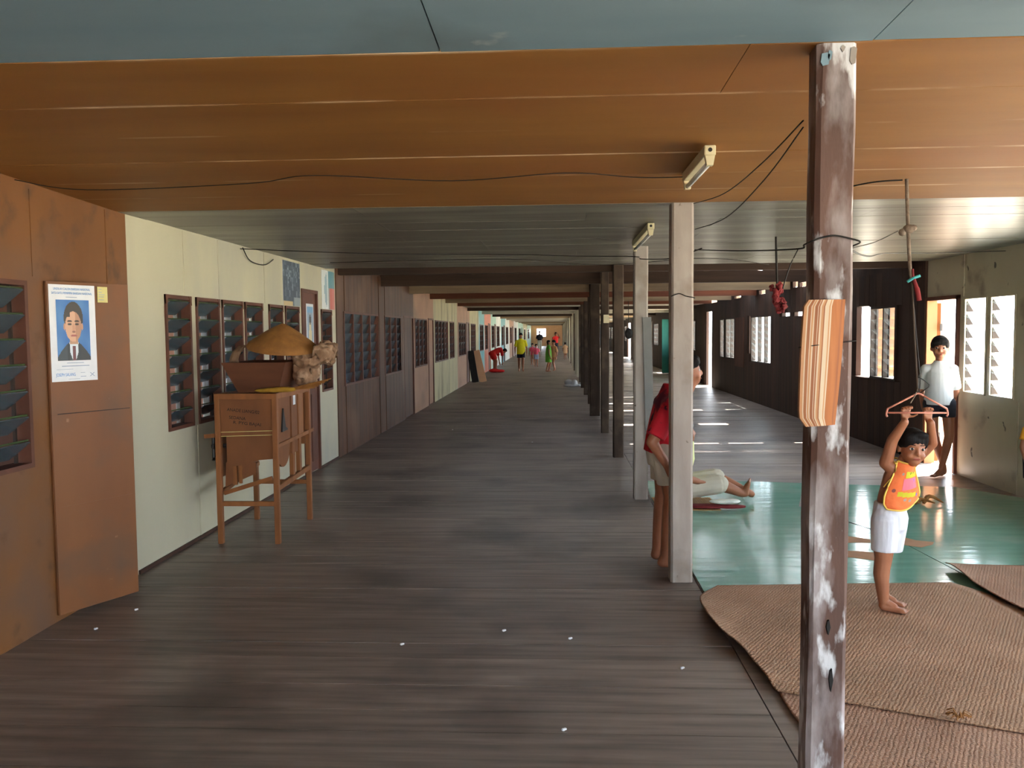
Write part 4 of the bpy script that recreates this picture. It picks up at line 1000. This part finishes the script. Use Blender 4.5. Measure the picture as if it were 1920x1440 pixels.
# ================================================================== FAR THINGS
lp = thing('leaning_panel', 'dark and beige boards leaning against the far wall', 'panel')
MB().bar((-2.42, 25.3, 0), (-2.57, 25.35, .95), .2, .03, up=(0, 1, 0)).build('dark_board', M_BLACK, lp)
MB().bar((-2.20, 25.5, 0), (-2.42, 25.55, .95), .22, .03, up=(0, 1, 0)).build('beige_board', M_PEACH, lp)
bd = MB()
for c, r in (((.50, 23.0, .10), (.09, .1, .1)), ((.34, 23.05, .12), (.12, .12, .08)), ((.40, 22.95, .03), (.22, .12, .03)), ((.60, 22.95, .04), (.10, .07, .03))): bd.ell(c, r)
r_ = thing('white_bundle', 'white and grey cloth bundle on the far floor beside a dark post', 'bundle'); remesh(bd, 'bundle_body', plain('pale_cloth', (200, 202, 204), .9), r_, .02, 2)
pn = thing('hanging_pan', 'black pan hanging on a cord on the far outer side', 'pan')
MB().tube([(1.72, 20.19, 2.207), (1.727, 20.19, 1.55)], .008, 6).build('cord', M_WIRE, pn)
MB().loft([((1.727, 20.17, 1.44), (.02, 0, 0), (0, 0, .02)), ((1.727, 20.14, 1.44), (.09, 0, 0), (0, 0, .13)), ((1.727, 20.19, 1.44), (.095, 0, 0), (0, 0, .135))], 16).build('pan_bowl', M_IRON, pn, True)

# ================================================================== PEOPLE
M_SKIN = mat('brown_skin', (158, 104, 76), (146, 94, 68), ns=9, rough=.5, spec=.35)
M_SKIN2 = mat('tan_skin', (156, 102, 76), (142, 90, 66), ns=9, rough=.5, spec=.35)
M_HAIR = mat('black_hair', (24, 20, 20), (15, 13, 13), scale=(6, 6, 1), ns=14, rough=.75, spec=.15, bump=.3)
M_GHAIR = mat('grey_hair', (112, 112, 114), (70, 70, 72), scale=(6, 6, 1), ns=20, rough=.6, bump=.3)
M_EYE = plain('eye_white', (236, 232, 228), .25)
M_IRIS = plain('dark_iris', (28, 20, 18), .2)
M_LIP = plain('lip', (150, 78, 70), .45)
V = Vector
def rotm(yaw=0, pitch=0, roll=0):
    return Matrix.Rotation(yaw, 3, 'Z') @ Matrix.Rotation(pitch, 3, 'X') @ Matrix.Rotation(roll, 3, 'Y')
# head local space: face looks along -Y, head height 1, chin at 0, origin at chin level under the crown
def head_body(mb, o, R, h):
    P = lambda x, y, z: V(o)+R @ (V((x, y, z))*h)
    def e(c, r, n=18): mb.ell(P(*c), tuple(v*h for v in r), R, n)
    e((0, .07, .62), (.335, .40, .375)); e((0, -.05, .40), (.285, .31, .35)); e((0, -.13, .155), (.17, .19, .15)); e((0, -.02, .22), (.23, .24, .2))
    for s in (-1, 1):
        e((s*.335, .05, .44), (.045, .075, .11), 10); e((s*.15, -.22, .30), (.11, .11, .10), 12)
    mb.cap(P(0, -.335, .50), .028*h, P(0, -.375, .36), .052*h, 10)
    for s in (-1, 1): mb.ell(P(s*.05, -.35, .345), (.032*h, .035*h, .026*h), R, 8)
    mb.cap(P(-.075, -.315, .215), .024*h, P(.075, -.315, .215), .024*h, 8)
def face(parent, o, R, h, brows=True):
    P = lambda x, y, z: V(o)+R @ (V((x, y, z))*h)
    for s in (-1, 1):
        ey = MB().ell(P(s*.135, -.302, .475), (.062*h, .036*h, .036*h), R, 12).build('eye', M_EYE, parent, True)
        MB().ell(P(s*.135, -.331, .475), (.036*h, .014*h, .036*h), R, 10).build('iris', M_IRIS, ey, True)
        if brows: MB().cap(P(s*.07, -.335, .575), .012*h, P(s*.21, -.30, .585), .009*h, 6).build('eyebrow', M_HAIR, parent, True)
    MB().cap(P(-.07, -.338, .218), .016*h, P(.07, -.338, .218), .016*h, 8).cap(P(-.05, -.335, .20), .017*h, P(.05, -.335, .20), .017*h, 8).build('mouth', M_LIP, parent, True)
def hair(parent, o, R, h, m, voxel, long=0, fringe=1, bangs=0):
    P = lambda x, y, z: V(o)+R @ (V((x, y, z))*h); mb = MB()
    def e(c, r): mb.ell(P(*c), tuple(v*h for v in r), R, 16)
    e((0, .07, .685), (.35, .41, .345)); e((0, .19, .52), (.335, .31, .36))
    if fringe == 2:
        e((-.15, -.17, .73), (.21, .2, .18)); e((.06, -.2, .84), (.25, .16, .12)); e((.24, -.08, .72), (.12, .18, .17)); e((-.24, -.12, .62), (.1, .16, .14))
    elif fringe:
        e((.03, -.19, .80), (.29, .18, .15)); e((-.20, -.13, .72), (.15, .2, .17)); e((.22, -.13, .72), (.13, .18, .16)); e((-.1, -.26, .72), (.14, .10, .09))
    if bangs: e((0, -.24, .69), (.24, .11, .12)); e((-.24, -.12, .60), (.09, .13, .15)); e((.24, -.12, .60), (.09, .13, .15))
    for s in (-1, 1): e((s*.31, .0, .62), (.06, .16, .16))
    if long:
        e((0, .22, .25), (.33, .2, .35)); e((0, .26, .25-long), (.26, .15, .32))
    return remesh(mb, 'hair', m, parent, voxel, 2)
def hand(mb, wr, f, n, th, L, curl=.5, spread=.16, thumb=.6):
    """wr wrist, f finger direction, n palm normal, th thumb side, L hand length; fingers close towards n"""
    f, n, th = V(f).normalized(), V(n).normalized(), V(th).normalized()
    pal = V(wr)+f*L*.28
    for t in (-.5, 0, .5): mb.cap(V(wr)+th*L*.09*t, L*.12, V(wr)+f*L*.46+th*L*.30*t, L*.105, 10)
    for k, (off, ln) in enumerate(((.21, .44), (.07, .50), (-.07, .47), (-.20, .37))):
        b = V(wr)+f*L*.50+th*L*off; d = (f+th*off*spread).normalized(); r = L*.058
        pts = [b]; a = 0
        for s_, q in ((.42, .3), (.32, 1.25), (.26, 1.0)):
            a += curl*q; dd = d*math.cos(a)+n*math.sin(a); pts.append(pts[-1]+dd*L*ln*s_)
        mb.chain(pts, [r*1.1, r, r*.92, r*.8], 8)
    b = V(wr)+f*L*.16+th*L*.16; d1 = (f*(1-thumb)+th*thumb+n*.25*curl).normalized(); d2 = (f*(1-thumb*.6)+th*thumb*.6+n*.4*curl).normalized()
    mb.chain([b, b+d1*L*.24, b+d1*L*.24+d2*L*.24], [L*.085, L*.068, L*.052], 8)
def foot(mb, an, heel, toe, r, toes=True, side=(0, 0, 0)):
    an, heel, toe = V(an), V(heel), V(toe); d = (toe-heel).normalized(); s = d.cross(V((0, 0, 1))).normalized()
    mb.cap(an, r*.8, heel+d*r*.5+V((0, 0, r*.2)), r*.8, 10)
    mb.cap(an, r*.72, heel.lerp(toe, .55)+V((0, 0, r*.35)), r*.62, 10)
    for t in (-.5, .0, .5): mb.cap(heel+d*r*.6+s*r*.3*t, r*.62, toe-d*r*.5+s*r*.95*t-V((0, 0, r*.1)), r*.42, 10)
    if toes:
        for k in range(5):
            t = (k-2)/2; q = toe+s*r*.82*t-d*r*(.05+.28*max(0, t))-V((0, 0, r*.18))
            mb.cap(q-d*r*.5, r*.24, q+d*r*.25, r*(.27 if k == 0 else .19), 8)
def ring(c, ax, ay): return (c, ax, ay)
def tor(c, d, w, t): # ellipse ring with width axis d (horizontal) and thickness across
    d = V((d[0], d[1], 0)).normalized(); q = V((-d.y, d.x, 0)); return (V(c), d*w, q*t)

# ---- child holding the hanger: body turned to the right of the view, face towards the camera
ch = thing('person', 'small child in an orange bib and white shorts holding up a hanger', 'person', loc=(1.75, 4.49, .0185))
CHI = Matrix.Translation((-1.75, -4.49, 0))
before = set(COL.objects)
sd_ = V((.93, .36, 0))                     # shoulder axis, from the child's right (near) to left (far)
fw_ = V((.36, -.93, 0))                    # facing
mb = MB()
rings = [((1.745, 4.485, .50), .068, .060), ((1.748, 4.485, .55), .070, .062), ((1.754, 4.485, .60), .069, .066), ((1.768, 4.486, .66), .070, .062), ((1.784, 4.488, .72), .076, .056), ((1.797, 4.49, .765), .066, .05), ((1.808, 4.488, .79), .035, .035)]
mb.loft([tor(c, sd_, a_, b_) for c, a_, b_ in rings], 18)
mb.cap((1.805, 4.488, .77), .034, (1.825, 4.475, .82), .032)
HO, HR, HH = V((1.838, 4.455, .768)), rotm(.0, -.05, .08), .196
head_body(mb, HO, HR, HH)
shR, elR, wrR = V((1.718, 4.475, .782)), V((1.738, 4.445, .905)), V((1.778, 4.395, 1.005))
shL, elL, wrL = V((1.865, 4.535, .765)), V((1.950, 4.47, .885)), V((1.912, 4.405, .998))
mb.chain([V((1.765, 4.475, .745)), shR, elR, wrR], [.040, .034, .028, .020], 12)
mb.chain([V((1.83, 4.52, .74)), shL, elL, wrL], [.038, .033, .027, .020], 12)
hand(mb, wrR+V((.004, .016, .010)), (.12, -.02, 1), (0, -1, 0), (1, -.1, .1), .098, curl=1.0, thumb=1.05)
hand(mb, wrL+V((-.004, .016, .010)), (-.10, -.03, 1), (0, -1, 0), (-1, -.1, .0), .098, curl=1.0, thumb=.3)
hipN, kneN, ankN = V((1.716, 4.462, .49)), V((1.703, 4.452, .285)), V((1.712, 4.455, .055))
hipF, kneF, ankF = V((1.778, 4.505, .49)), V((1.752, 4.545, .285)), V((1.745, 4.56, .055))
mb.chain([hipN, kneN+V((0, 0, .03)), kneN, V((1.698, 4.458, .20)), ankN], [.056, .046, .041, .040, .027], 14)
mb.chain([hipF, kneF+V((0, 0, .03)), kneF, V((1.742, 4.555, .20)), ankF], [.056, .045, .040, .039, .027], 14)
foot(mb, ankN, (1.698, 4.462, .024), (1.808, 4.405, .018), .030)
foot(mb, ankF, (1.735, 4.565, .024), (1.842, 4.510, .018), .030)
remesh(mb, 'body', M_SKIN, ch, .0042, 3)
face(ch, HO, HR, HH)
hair(ch, HO, HR, HH, M_HAIR, .0055, 0, 2)
# shorts
mb = MB()
mb.loft([tor((1.747, 4.486, z), sd_, a_, b_) for z, a_, b_ in ((.575, .078, .073), (.55, .083, .078), (.50, .088, .082), (.44, .090, .080), (.42, .07, .06))], 20)
for hp, kn, sx in ((hipN, V((1.708, 4.452, .325)), 0), (hipF, V((1.768, 4.53, .305)), 0)):
    mb.ell(hp, (.069, .069, .069))
    mb.loft([(hp.lerp(kn, t), V((r, 0, 0)), V((0, r, 0))) for t, r in ((0, .070), (.3, .070), (.7, .066), (1, .064))], 18)
M_SHORTS = mat('white_cotton', (214, 218, 228), (198, 202, 216), scale=(6, 6, 1), ns=6, rough=.85, bump=.25)
remesh(mb, 'shorts', M_SHORTS, ch, .005, 2)
# bib: curved sheet hanging in front of the chest
M_BIB = mat('orange_towelling', (238, 128, 76), (228, 112, 62), ns=30, rough=.9, bump=.2)
M_PIPE = plain('yellow_piping', (240, 206, 104), .7)
BW = {0: .036, .12: .048, .3: .062, .5: .078, .72: .092, .9: .090, 1: .070}
def bibw(t):
    ks = sorted(BW)
    for a_, b_ in zip(ks, ks[1:]):
        if a_ <= t <= b_: return BW[a_]+(BW[b_]-BW[a_])*(t-a_)/(b_-a_)
bfw = V((.16, -.98, 0)).normalized(); bsd = V((.98, .16, 0)).normalized()
def bibp(s, t, n=0):
    """s across -1..1, t down 0..1"""
    z = .785-.225*t-.010*math.cos(s*2.2)*t
    c = V((1.805, 4.482, 0)).lerp(V((1.764, 4.480, 0)), t)
    dep = .062+.016*t-.030*abs(s)**2.2+(-.012 if t < .1 else 0)
    lift = .012*t*t
    p = c+bsd*s*bibw(t)*1.05+bfw*(dep+lift+n); p.z = z+.014*s*t
    if t < .12: p.z += .012*abs(s)**2
    return p
nu, nv = 14, 18
vs_ = [bibp(-1+2*i/nu, j/nv) for j in range(nv+1) for i in range(nu+1)]
vs2 = [bibp(-1+2*i/nu, j/nv, .004) for j in range(nv+1) for i in range(nu+1)]
w1 = nu+1; fs = [(j*w1+i, j*w1+i+1, (j+1)*w1+i+1, (j+1)*w1+i) for j in range(nv) for i in range(nu)]
nb = len(vs_)
ed = list(range(w1))+[j*w1+nu for j in range(1, nv+1)]+[nv*w1+i for i in range(nu-1, -1, -1)]+[j*w1 for j in range(nv-1, 0, -1)]
bib = MB().add(vs_+vs2, fs+[tuple(v+nb for v in f)[::-1] for f in fs]+[(ed[k-1], ed[k], ed[k]+nb, ed[k-1]+nb) for k in range(len(ed))]).build('bib', M_BIB, ch, True)
path = [vs2[k] for k in ed]+[vs2[ed[0]]]
MB().tube(path, .0048, 6).build('piping', M_PIPE, bib, True)
MB().tube(spline([bibp(-1, .02), V((1.752, 4.43, .785)), V((1.77, 4.53, .80)), V((1.83, 4.545, .79)), bibp(1, .02)], 6), .006, 6).build('neck_tie', M_PIPE, bib, True)
# flap of the bib seen behind the near arm
MB().tube(spline([bibp(-1, .35), V((1.722, 4.43, .70)), V((1.70, 4.45, .66))], 5), .0035, 6).build('side_tie', M_PIPE, bib, True)
def motif(poly, m, name='motif'):
    vv = [bibp(s, t, .0052) for s, t in poly]; MB().add(vv, [tuple(range(len(vv)))]).build(name, m, bib)
def oval(cs, ct, rs, rt, n=14): return [(cs+rs*math.cos(2*PI*k/n), ct+rt*math.sin(2*PI*k/n)) for k in range(n)]
mg = plain('print_yellow_green', (196, 190, 50), .8); mp_ = plain('print_pink', (222, 120, 138), .8); mv = plain('print_violet', (120, 104, 190), .8); mgr = plain('print_grey', (166, 150, 140), .8)
def strip(s0, s1, t0, t1, n=6): return [(s0+(s1-s0)*k/n, t0) for k in range(n+1)]+[(s1-(s1-s0)*k/n, t1) for k in range(n+1)]
for k in range(4):
    s0 = -.15+.25*k
    motif(strip(s0, s0+.25, .17+.01*k, .31, 2), mg); motif(strip(s0-.1, s0+.15, .32, .57, 2), mp_)
    motif(strip(-.45+.28*k, -.17+.28*k, .60+.02*k, .70+.02*k, 2), mg)
for s in (-.02, .24, .5): motif(strip(s, s+.24, .35, .44, 2), mv)
for s in (.28, .55): motif(oval(s, .215, .08, .028), M_INK)
for s, t in ((-.4, .22), (.0, .78), (.3, .82)): motif(oval(s, t, .09, .03), mgr)
motif(oval(-.68, .58, .10, .04), plain('print_brown', (140, 84, 80), .8)); motif(oval(.72, .74, .05, .04), mv)
for o in [o for o in COL.objects if o not in before and o.parent is ch]: o.matrix_parent_inverse = CHI

# ---- general builder for the other people
def person(label, base, yaw, H_, pose, cl, voxel=.012, skin=M_SKIN2, hairm=M_HAIR, headyaw=0, headpitch=0, faced=False, longhair=0, hands=True, group=None, bangs=0, hs=1):
    """pose: joint positions in body space (x right of the person, y backwards, z up; facing -y), unit = metres"""
    r = thing('person', label, 'person', group, loc=base)
    R = Matrix.Rotation(yaw, 3, 'Z'); B = V(base)
    T = lambda p: B+R @ V(p)
    k = H_/1.5; mb = MB(); q = pose
    before_ = set(COL.objects)
    sx = R @ V((1, 0, 0)); fy = R @ V((0, 1, 0))
    pel, chs, nck, hd = (T(q[n]) for n in ('pelvis', 'chest', 'neck', 'head'))
    up = (chs-pel).normalized(); th = sx.cross(up).normalized()*-1
    mb.loft([(pel-up*.05*k, sx*.11*k, th*.085*k), (pel, sx*.125*k, th*.095*k), (pel.lerp(chs, .5), sx*.115*k, th*.085*k), (chs, sx*.135*k, th*.095*k), (chs+up*.08*k, sx*.11*k, th*.07*k), (chs+up*.12*k, sx*.05*k, th*.05*k)], 16)
    mb.cap(nck-up*.05*k, .048*k, hd+V((0, 0, .03*k)), .046*k)
    hh = .205*k*hs*(1.0 if H_ > 1.2 else 1.15)
    HR_ = R @ rotm(headyaw, headpitch)
    head_body(mb, hd, HR_, hh)
    for s, nm in ((1, 'r'), (-1, 'l')):
        sh, el_, wr = T(q['sh'+nm]), T(q['el'+nm]), T(q['wr'+nm])
        mb.chain([chs+up*.05*k, sh, el_, wr], [.06*k, .047*k, .037*k, .027*k], 12)
        f = (wr-el_).normalized()
        hand(mb, wr, f, -fy if False else (R @ V((-s*.8, -.3, 0))), R @ V((0, -1, 0)), .155*k, curl=.35)
        hp, kn, an = T(q['hp'+nm]), T(q['kn'+nm]), T(q['an'+nm])
        mb.chain([hp, kn, kn.lerp(an, .35), an], [.078*k, .052*k, .05*k, .032*k], 12)
        he, to = T(q['he'+nm]), T(q['to'+nm]); foot(mb, an, he, to, .038*k, toes=voxel < .01)
    remesh(mb, 'body', skin, r, voxel, 3)
    if faced: face(r, hd, HR_, hh)
    hair(r, hd, HR_, hh, hairm, voxel*.9, longhair, 1, bangs)
    # clothes
    if 'top' in cl:
        m, hem, slv, ease = cl['top']; c = MB()
        c.loft([(pel+up*hem*k, sx*(.15+ease)*k, th*(.115+ease)*k), (pel.lerp(chs, .3), sx*(.14+ease)*k, th*(.11+ease)*k), (pel.lerp(chs, .7), sx*(.145+ease*.7)*k, th*(.11+ease*.5)*k), (chs+up*.03*k, sx*.155*k, th*.105*k), (chs+up*.095*k, sx*.12*k, th*.08*k), (chs+up*.14*k, sx*.068*k, th*.066*k), (chs+up*.165*k, sx*.058*k, th*.058*k)], 20)
        for s, nm in ((1, 'r'), (-1, 'l')):
            sh, el_ = T(q['sh'+nm]), T(q['el'+nm]); e2 = sh.lerp(el_, slv) if slv <= 1 else el_.lerp(T(q['wr'+nm]), slv-1)
            c.chain([chs+up*.05*k, sh], [.072*k, .064*k], 12)
            d = (e2-sh).normalized(); u = d.cross(V((0, 1, 0.01))).normalized(); v2 = d.cross(u)
            c.loft([(sh, u*.06*k, v2*.06*k), (sh.lerp(e2, .5), u*.062*k, v2*.062*k), (e2, u*.064*k, v2*.064*k)], 14)
        remesh(c, 'shirt', m, r, voxel*.9, 2)
    if 'low' in cl:
        m, ln = cl['low']; c = MB()
        c.loft([(pel-up*.11*k, sx*.12*k, th*.095*k), (pel-up*.03*k, sx*.15*k, th*.115*k), (pel+up*.06*k, sx*.138*k, th*.105*k), (pel+up*.10*k, sx*.128*k, th*.098*k)], 18)
        for nm in 'rl':
            hp, kn, an = T(q['hp'+nm]), T(q['kn'+nm]), T(q['an'+nm])
            pts_ = [hp, hp.lerp(kn, min(ln, 1))] if ln <= 1 else [hp, kn, kn.lerp(an, ln-1)]
            for a_, b_ in zip(pts_, pts_[1:]):
                d = (b_-a_).normalized(); u = d.cross(V((0, 1, .01))).normalized(); v2 = d.cross(u)
                ra, rb = (.092, .082) if a_ is pts_[0] else (.078, .066)
                c.loft([(a_, u*ra*k, v2*ra*k), (b_, u*rb*k, v2*rb*k)], 14)
                c.ell(a_, (ra*k*.98,)*3)
        remesh(c, cl.get('lowname', 'shorts'), m, r, voxel*.9, 2)
    inv = Matrix.Translation(-B)
    for o in [o for o in COL.objects if o not in before_ and o.parent is r]: o.matrix_parent_inverse = inv
    return r
def stand(k=1.0, spread=.075, arm=0.03, **over):
    p = dict(pelvis=(0, 0, .80), chest=(0, .0, 1.09), neck=(0, 0, 1.23), head=(0, -.01, 1.265), shr=(.155, 0, 1.14), shl=(-.155, 0, 1.14), elr=(.19+arm, .02, .90), ell=(-.19-arm, .02, .90),
             wrr=(.19+arm, -.04, .70), wrl=(-.19-arm, -.04, .70), hpr=(.075, 0, .78), hpl=(-.075, 0, .78), knr=(spread, -.01, .42), knl=(-spread, -.01, .42),
             anr=(spread, .02, .07), anl=(-spread, .02, .07), her=(spread, .05, .03), hel=(-spread, .05, .03), tor=(spread+.02, -.13, .025), tol=(-spread-.02, -.13, .025))
    p.update(over)
    return {n: tuple(v*k for v in c) for n, c in p.items()}
M_WTEE = mat('white_tshirt', (206, 206, 206), (190, 190, 192), scale=(3, 3, .6), ns=6, rough=.85, bump=.25)
M_NAVY = plain('dark_shorts', (34, 34, 44), .85)
# boy in the doorway, ankles crossed (facing the camera)
person('boy in a white t-shirt and dark shorts leaning in the bright doorway', (3.85, 8.70, 0), -.36, 1.28,
       stand(.98, chest=(.0, .0, 1.06), neck=(0, 0, 1.18), head=(0, -.02, 1.215), shr=(.122, 0, 1.11), shl=(-.122, 0, 1.11), elr=(.165, .10, .88), ell=(-.16, .08, .88), wrr=(.12, .14, .70), wrl=(-.135, .10, .70),
             hpr=(.085, 0, .76), hpl=(-.07, 0, .76), knr=(.10, -.03, .42), knl=(-.035, .02, .42), anr=(.035, -.02, .08), anl=(.07, .10, .08), her=(.04, .02, .03), hel=(.08, .14, .03), tor=(-.05, -.13, .025), tol=(.02, -.02, .025)),
       dict(top=(M_WTEE, -.06, .85, .012), low=(M_NAVY, .42)), voxel=.008, faced=True, bangs=1, hs=1.34)
# man in the red shirt, stooping behind the whitewashed post and looking right
M_REDS = mat('red_patterned_shirt', (200, 36, 52), (184, 28, 46), ns=5, rough=.85, bump=.2, stain=(92, 28, 50), sscale=3.2, sthr=(.50, .56), stain2=(60, 30, 44), s2scale=14, s2thr=(.6, .66))
M_KHAKI = mat('grey_khaki', (190, 182, 166), (174, 166, 152), ns=5, rough=.9, bump=.2)
person('man in a red shirt and grey shorts stooping behind the whitewashed post', (.715, 5.37, 0), PI/2-.05, 1.50,
       dict(pelvis=(0, .03, .75), chest=(0, .0, 1.00), neck=(0, -.08, 1.11), head=(0, -.13, 1.15), shr=(.15, .03, 1.03), shl=(-.15, .0, 1.03),
            elr=(.16, -.02, .82), ell=(-.20, .12, .82), wrr=(.10, -.05, .72), wrl=(-.19, .03, .68), hpr=(.08, .03, .76), hpl=(-.08, .03, .76),
            knr=(.10, .03, .46), knl=(-.08, -.01, .46), anr=(.10, .07, .085), anl=(-.08, .03, .085), her=(.10, .10, .035), hel=(-.08, .07, .035), tor=(.10, -.11, .03), tol=(-.08, -.13, .03)),
       dict(top=(M_REDS, -.02, .85, .016), low=(M_KHAKI, .72)), voxel=.008, faced=True, headpitch=-.1)
# seated person with outstretched legs
M_PALEY = plain('pale_yellow_shirt', (204, 206, 150), .9)
person('grey-haired person sitting on a mat with bare feet stretched out', (1.0, 7.33, .0185), PI/2, 1.55,
       dict(pelvis=(0, 0, .13), chest=(0, -.08, .38), neck=(0, -.11, .48), head=(0, -.13, .505), shr=(.15, -.08, .43), shl=(-.15, -.08, .43), elr=(.2, -.02, .25), ell=(-.2, -.06, .25),
            wrr=(.15, -.16, .20), wrl=(-.14, -.2, .2), hpr=(.085, -.02, .12), hpl=(-.085, -.02, .12), knr=(.11, -.40, .19), knl=(-.05, -.40, .16), anr=(.04, -.66, .075), anl=(-.03, -.60, .075),
            her=(.03, -.69, .05), hel=(-.03, -.62, .05), tor=(.14, -.70, .05), tol=(-.04, -.655, .20)),
       dict(top=(M_PALEY, -.0, .8, .0), low=(M_KHAKI, 1.1), lowname='trousers'), voxel=.008, hairm=M_GHAIR, faced=False, headpitch=-.15)
# child at the right edge of the view
M_YEL = plain('orange_yellow_shirt', (230, 160, 50), .85)
person('child in an orange-yellow top at the right edge by the scuffed wall', (3.93, 7.14, 0), .5, .88, stand(.58), dict(top=(M_YEL, -.03, .6, .0), low=(M_NAVY, .95)), voxel=.01)
# far people
far_ = 'people far along the gallery'
M_YS = plain('yellow_shirt', (222, 208, 40), .85); M_GREEN = plain('green_dress', (96, 160, 52), .85); M_PINK = plain('pink_shirt', (214, 86, 110), .85)
M_RS = plain('bright_red_shirt', (204, 40, 40), .85); M_STRIPE = plain('blue_grey_shorts', (150, 160, 190), .85); M_BEIGE = plain('beige_dress', (196, 146, 110), .85)
walk = dict(knr=(.07, -.10, .42), anr=(.07, -.02, .10), her=(.07, .03, .06), tor=(.08, -.14, .03), knl=(-.07, .02, .42), anl=(-.07, .12, .09), hel=(-.07, .15, .06), tol=(-.08, -.02, .03))
person('far person in a long yellow shirt walking towards the camera', (-1.315, 31.9, 0), .05, 1.50, stand(1, **walk), dict(top=(M_YS, -.14, .75, .02), low=(M_NAVY, .7)), voxel=.016, group=far_)
person('far person in red bending down by the salmon wall', (-2.30, 32.0, 0), PI/2+.6, 1.45,
       stand(.97, pelvis=(0, .12, .72), chest=(0, -.16, .84), neck=(0, -.28, .82), head=(0, -.36, .74), shr=(.15, -.2, .84), shl=(-.15, -.2, .84), elr=(.16, -.24, .60), ell=(-.16, -.24, .60), wrr=(.12, -.26, .38), wrl=(-.12, -.26, .38), hpr=(.08, .12, .70), hpl=(-.08, .12, .70)),
       dict(top=(M_RS, 0, .9, .0), low=(M_RS, .7)), voxel=.016, headpitch=.9, group=far_)
person('far child in a green dress with dark hair, striding beside the posts', (-.27, 31.4, 0), PI/2+.2, 1.22, stand(.81, **walk), dict(top=(M_GREEN, -.34, .4, .03)), voxel=.016, longhair=.12, group=far_)
person('far person in beige right behind the child in green', (-.07, 32.2, 0), -.9, 1.18, stand(.79, **walk), dict(top=(M_BEIGE, -.25, .9, .01)), voxel=.016, group=far_)
person('far toddler in a pink shirt and striped shorts mid-gallery', (-.84, 36.2, 0), .2, .98, stand(.66), dict(top=(M_PINK, 0, .7, .0), low=(M_STRIPE, .8)), voxel=.016, group=far_)
person('small far child in pale pink behind the toddler in pink', (-1.06, 38.4, 0), -.3, .98, stand(.66), dict(top=(M_PINK, -.1, .7, .0)), voxel=.016, group=far_)
person('distant dark-shirted figure in front of the bright end window', (-1.22, 64, 0), 0, 1.6, stand(1.07), dict(top=(M_NAVY, 0, .9, .02), low=(M_KHAKI, 1.8)), voxel=.022, group=far_)
person('distant figure in a red top by the far pale posts', (.0, 52, 0), .3, 1.5, stand(1, elr=(.26, -.04, 1.12), wrr=(.15, -.05, 1.32)), dict(top=(M_RS, 0, .4, .0), low=(M_NAVY, 1.8)), voxel=.022, longhair=.1, group=far_)
person('distant child in a pale skirt at the far post line', (.50, 45, 0), PI, .95, stand(.63), dict(top=(M_PEACH, -.25, .5, .03)), voxel=.022, group=far_)
rs = thing('red_cloth', 'heap of red cloth on the floor below the bending person', 'cloth')
c = MB().ell((-2.3, 31.6, .06), (.22, .16, .08)).ell((-2.1, 31.55, .05), (.2, .14, .06)); remesh(c, 'cloth_body', M_RS, rs, .03, 2)
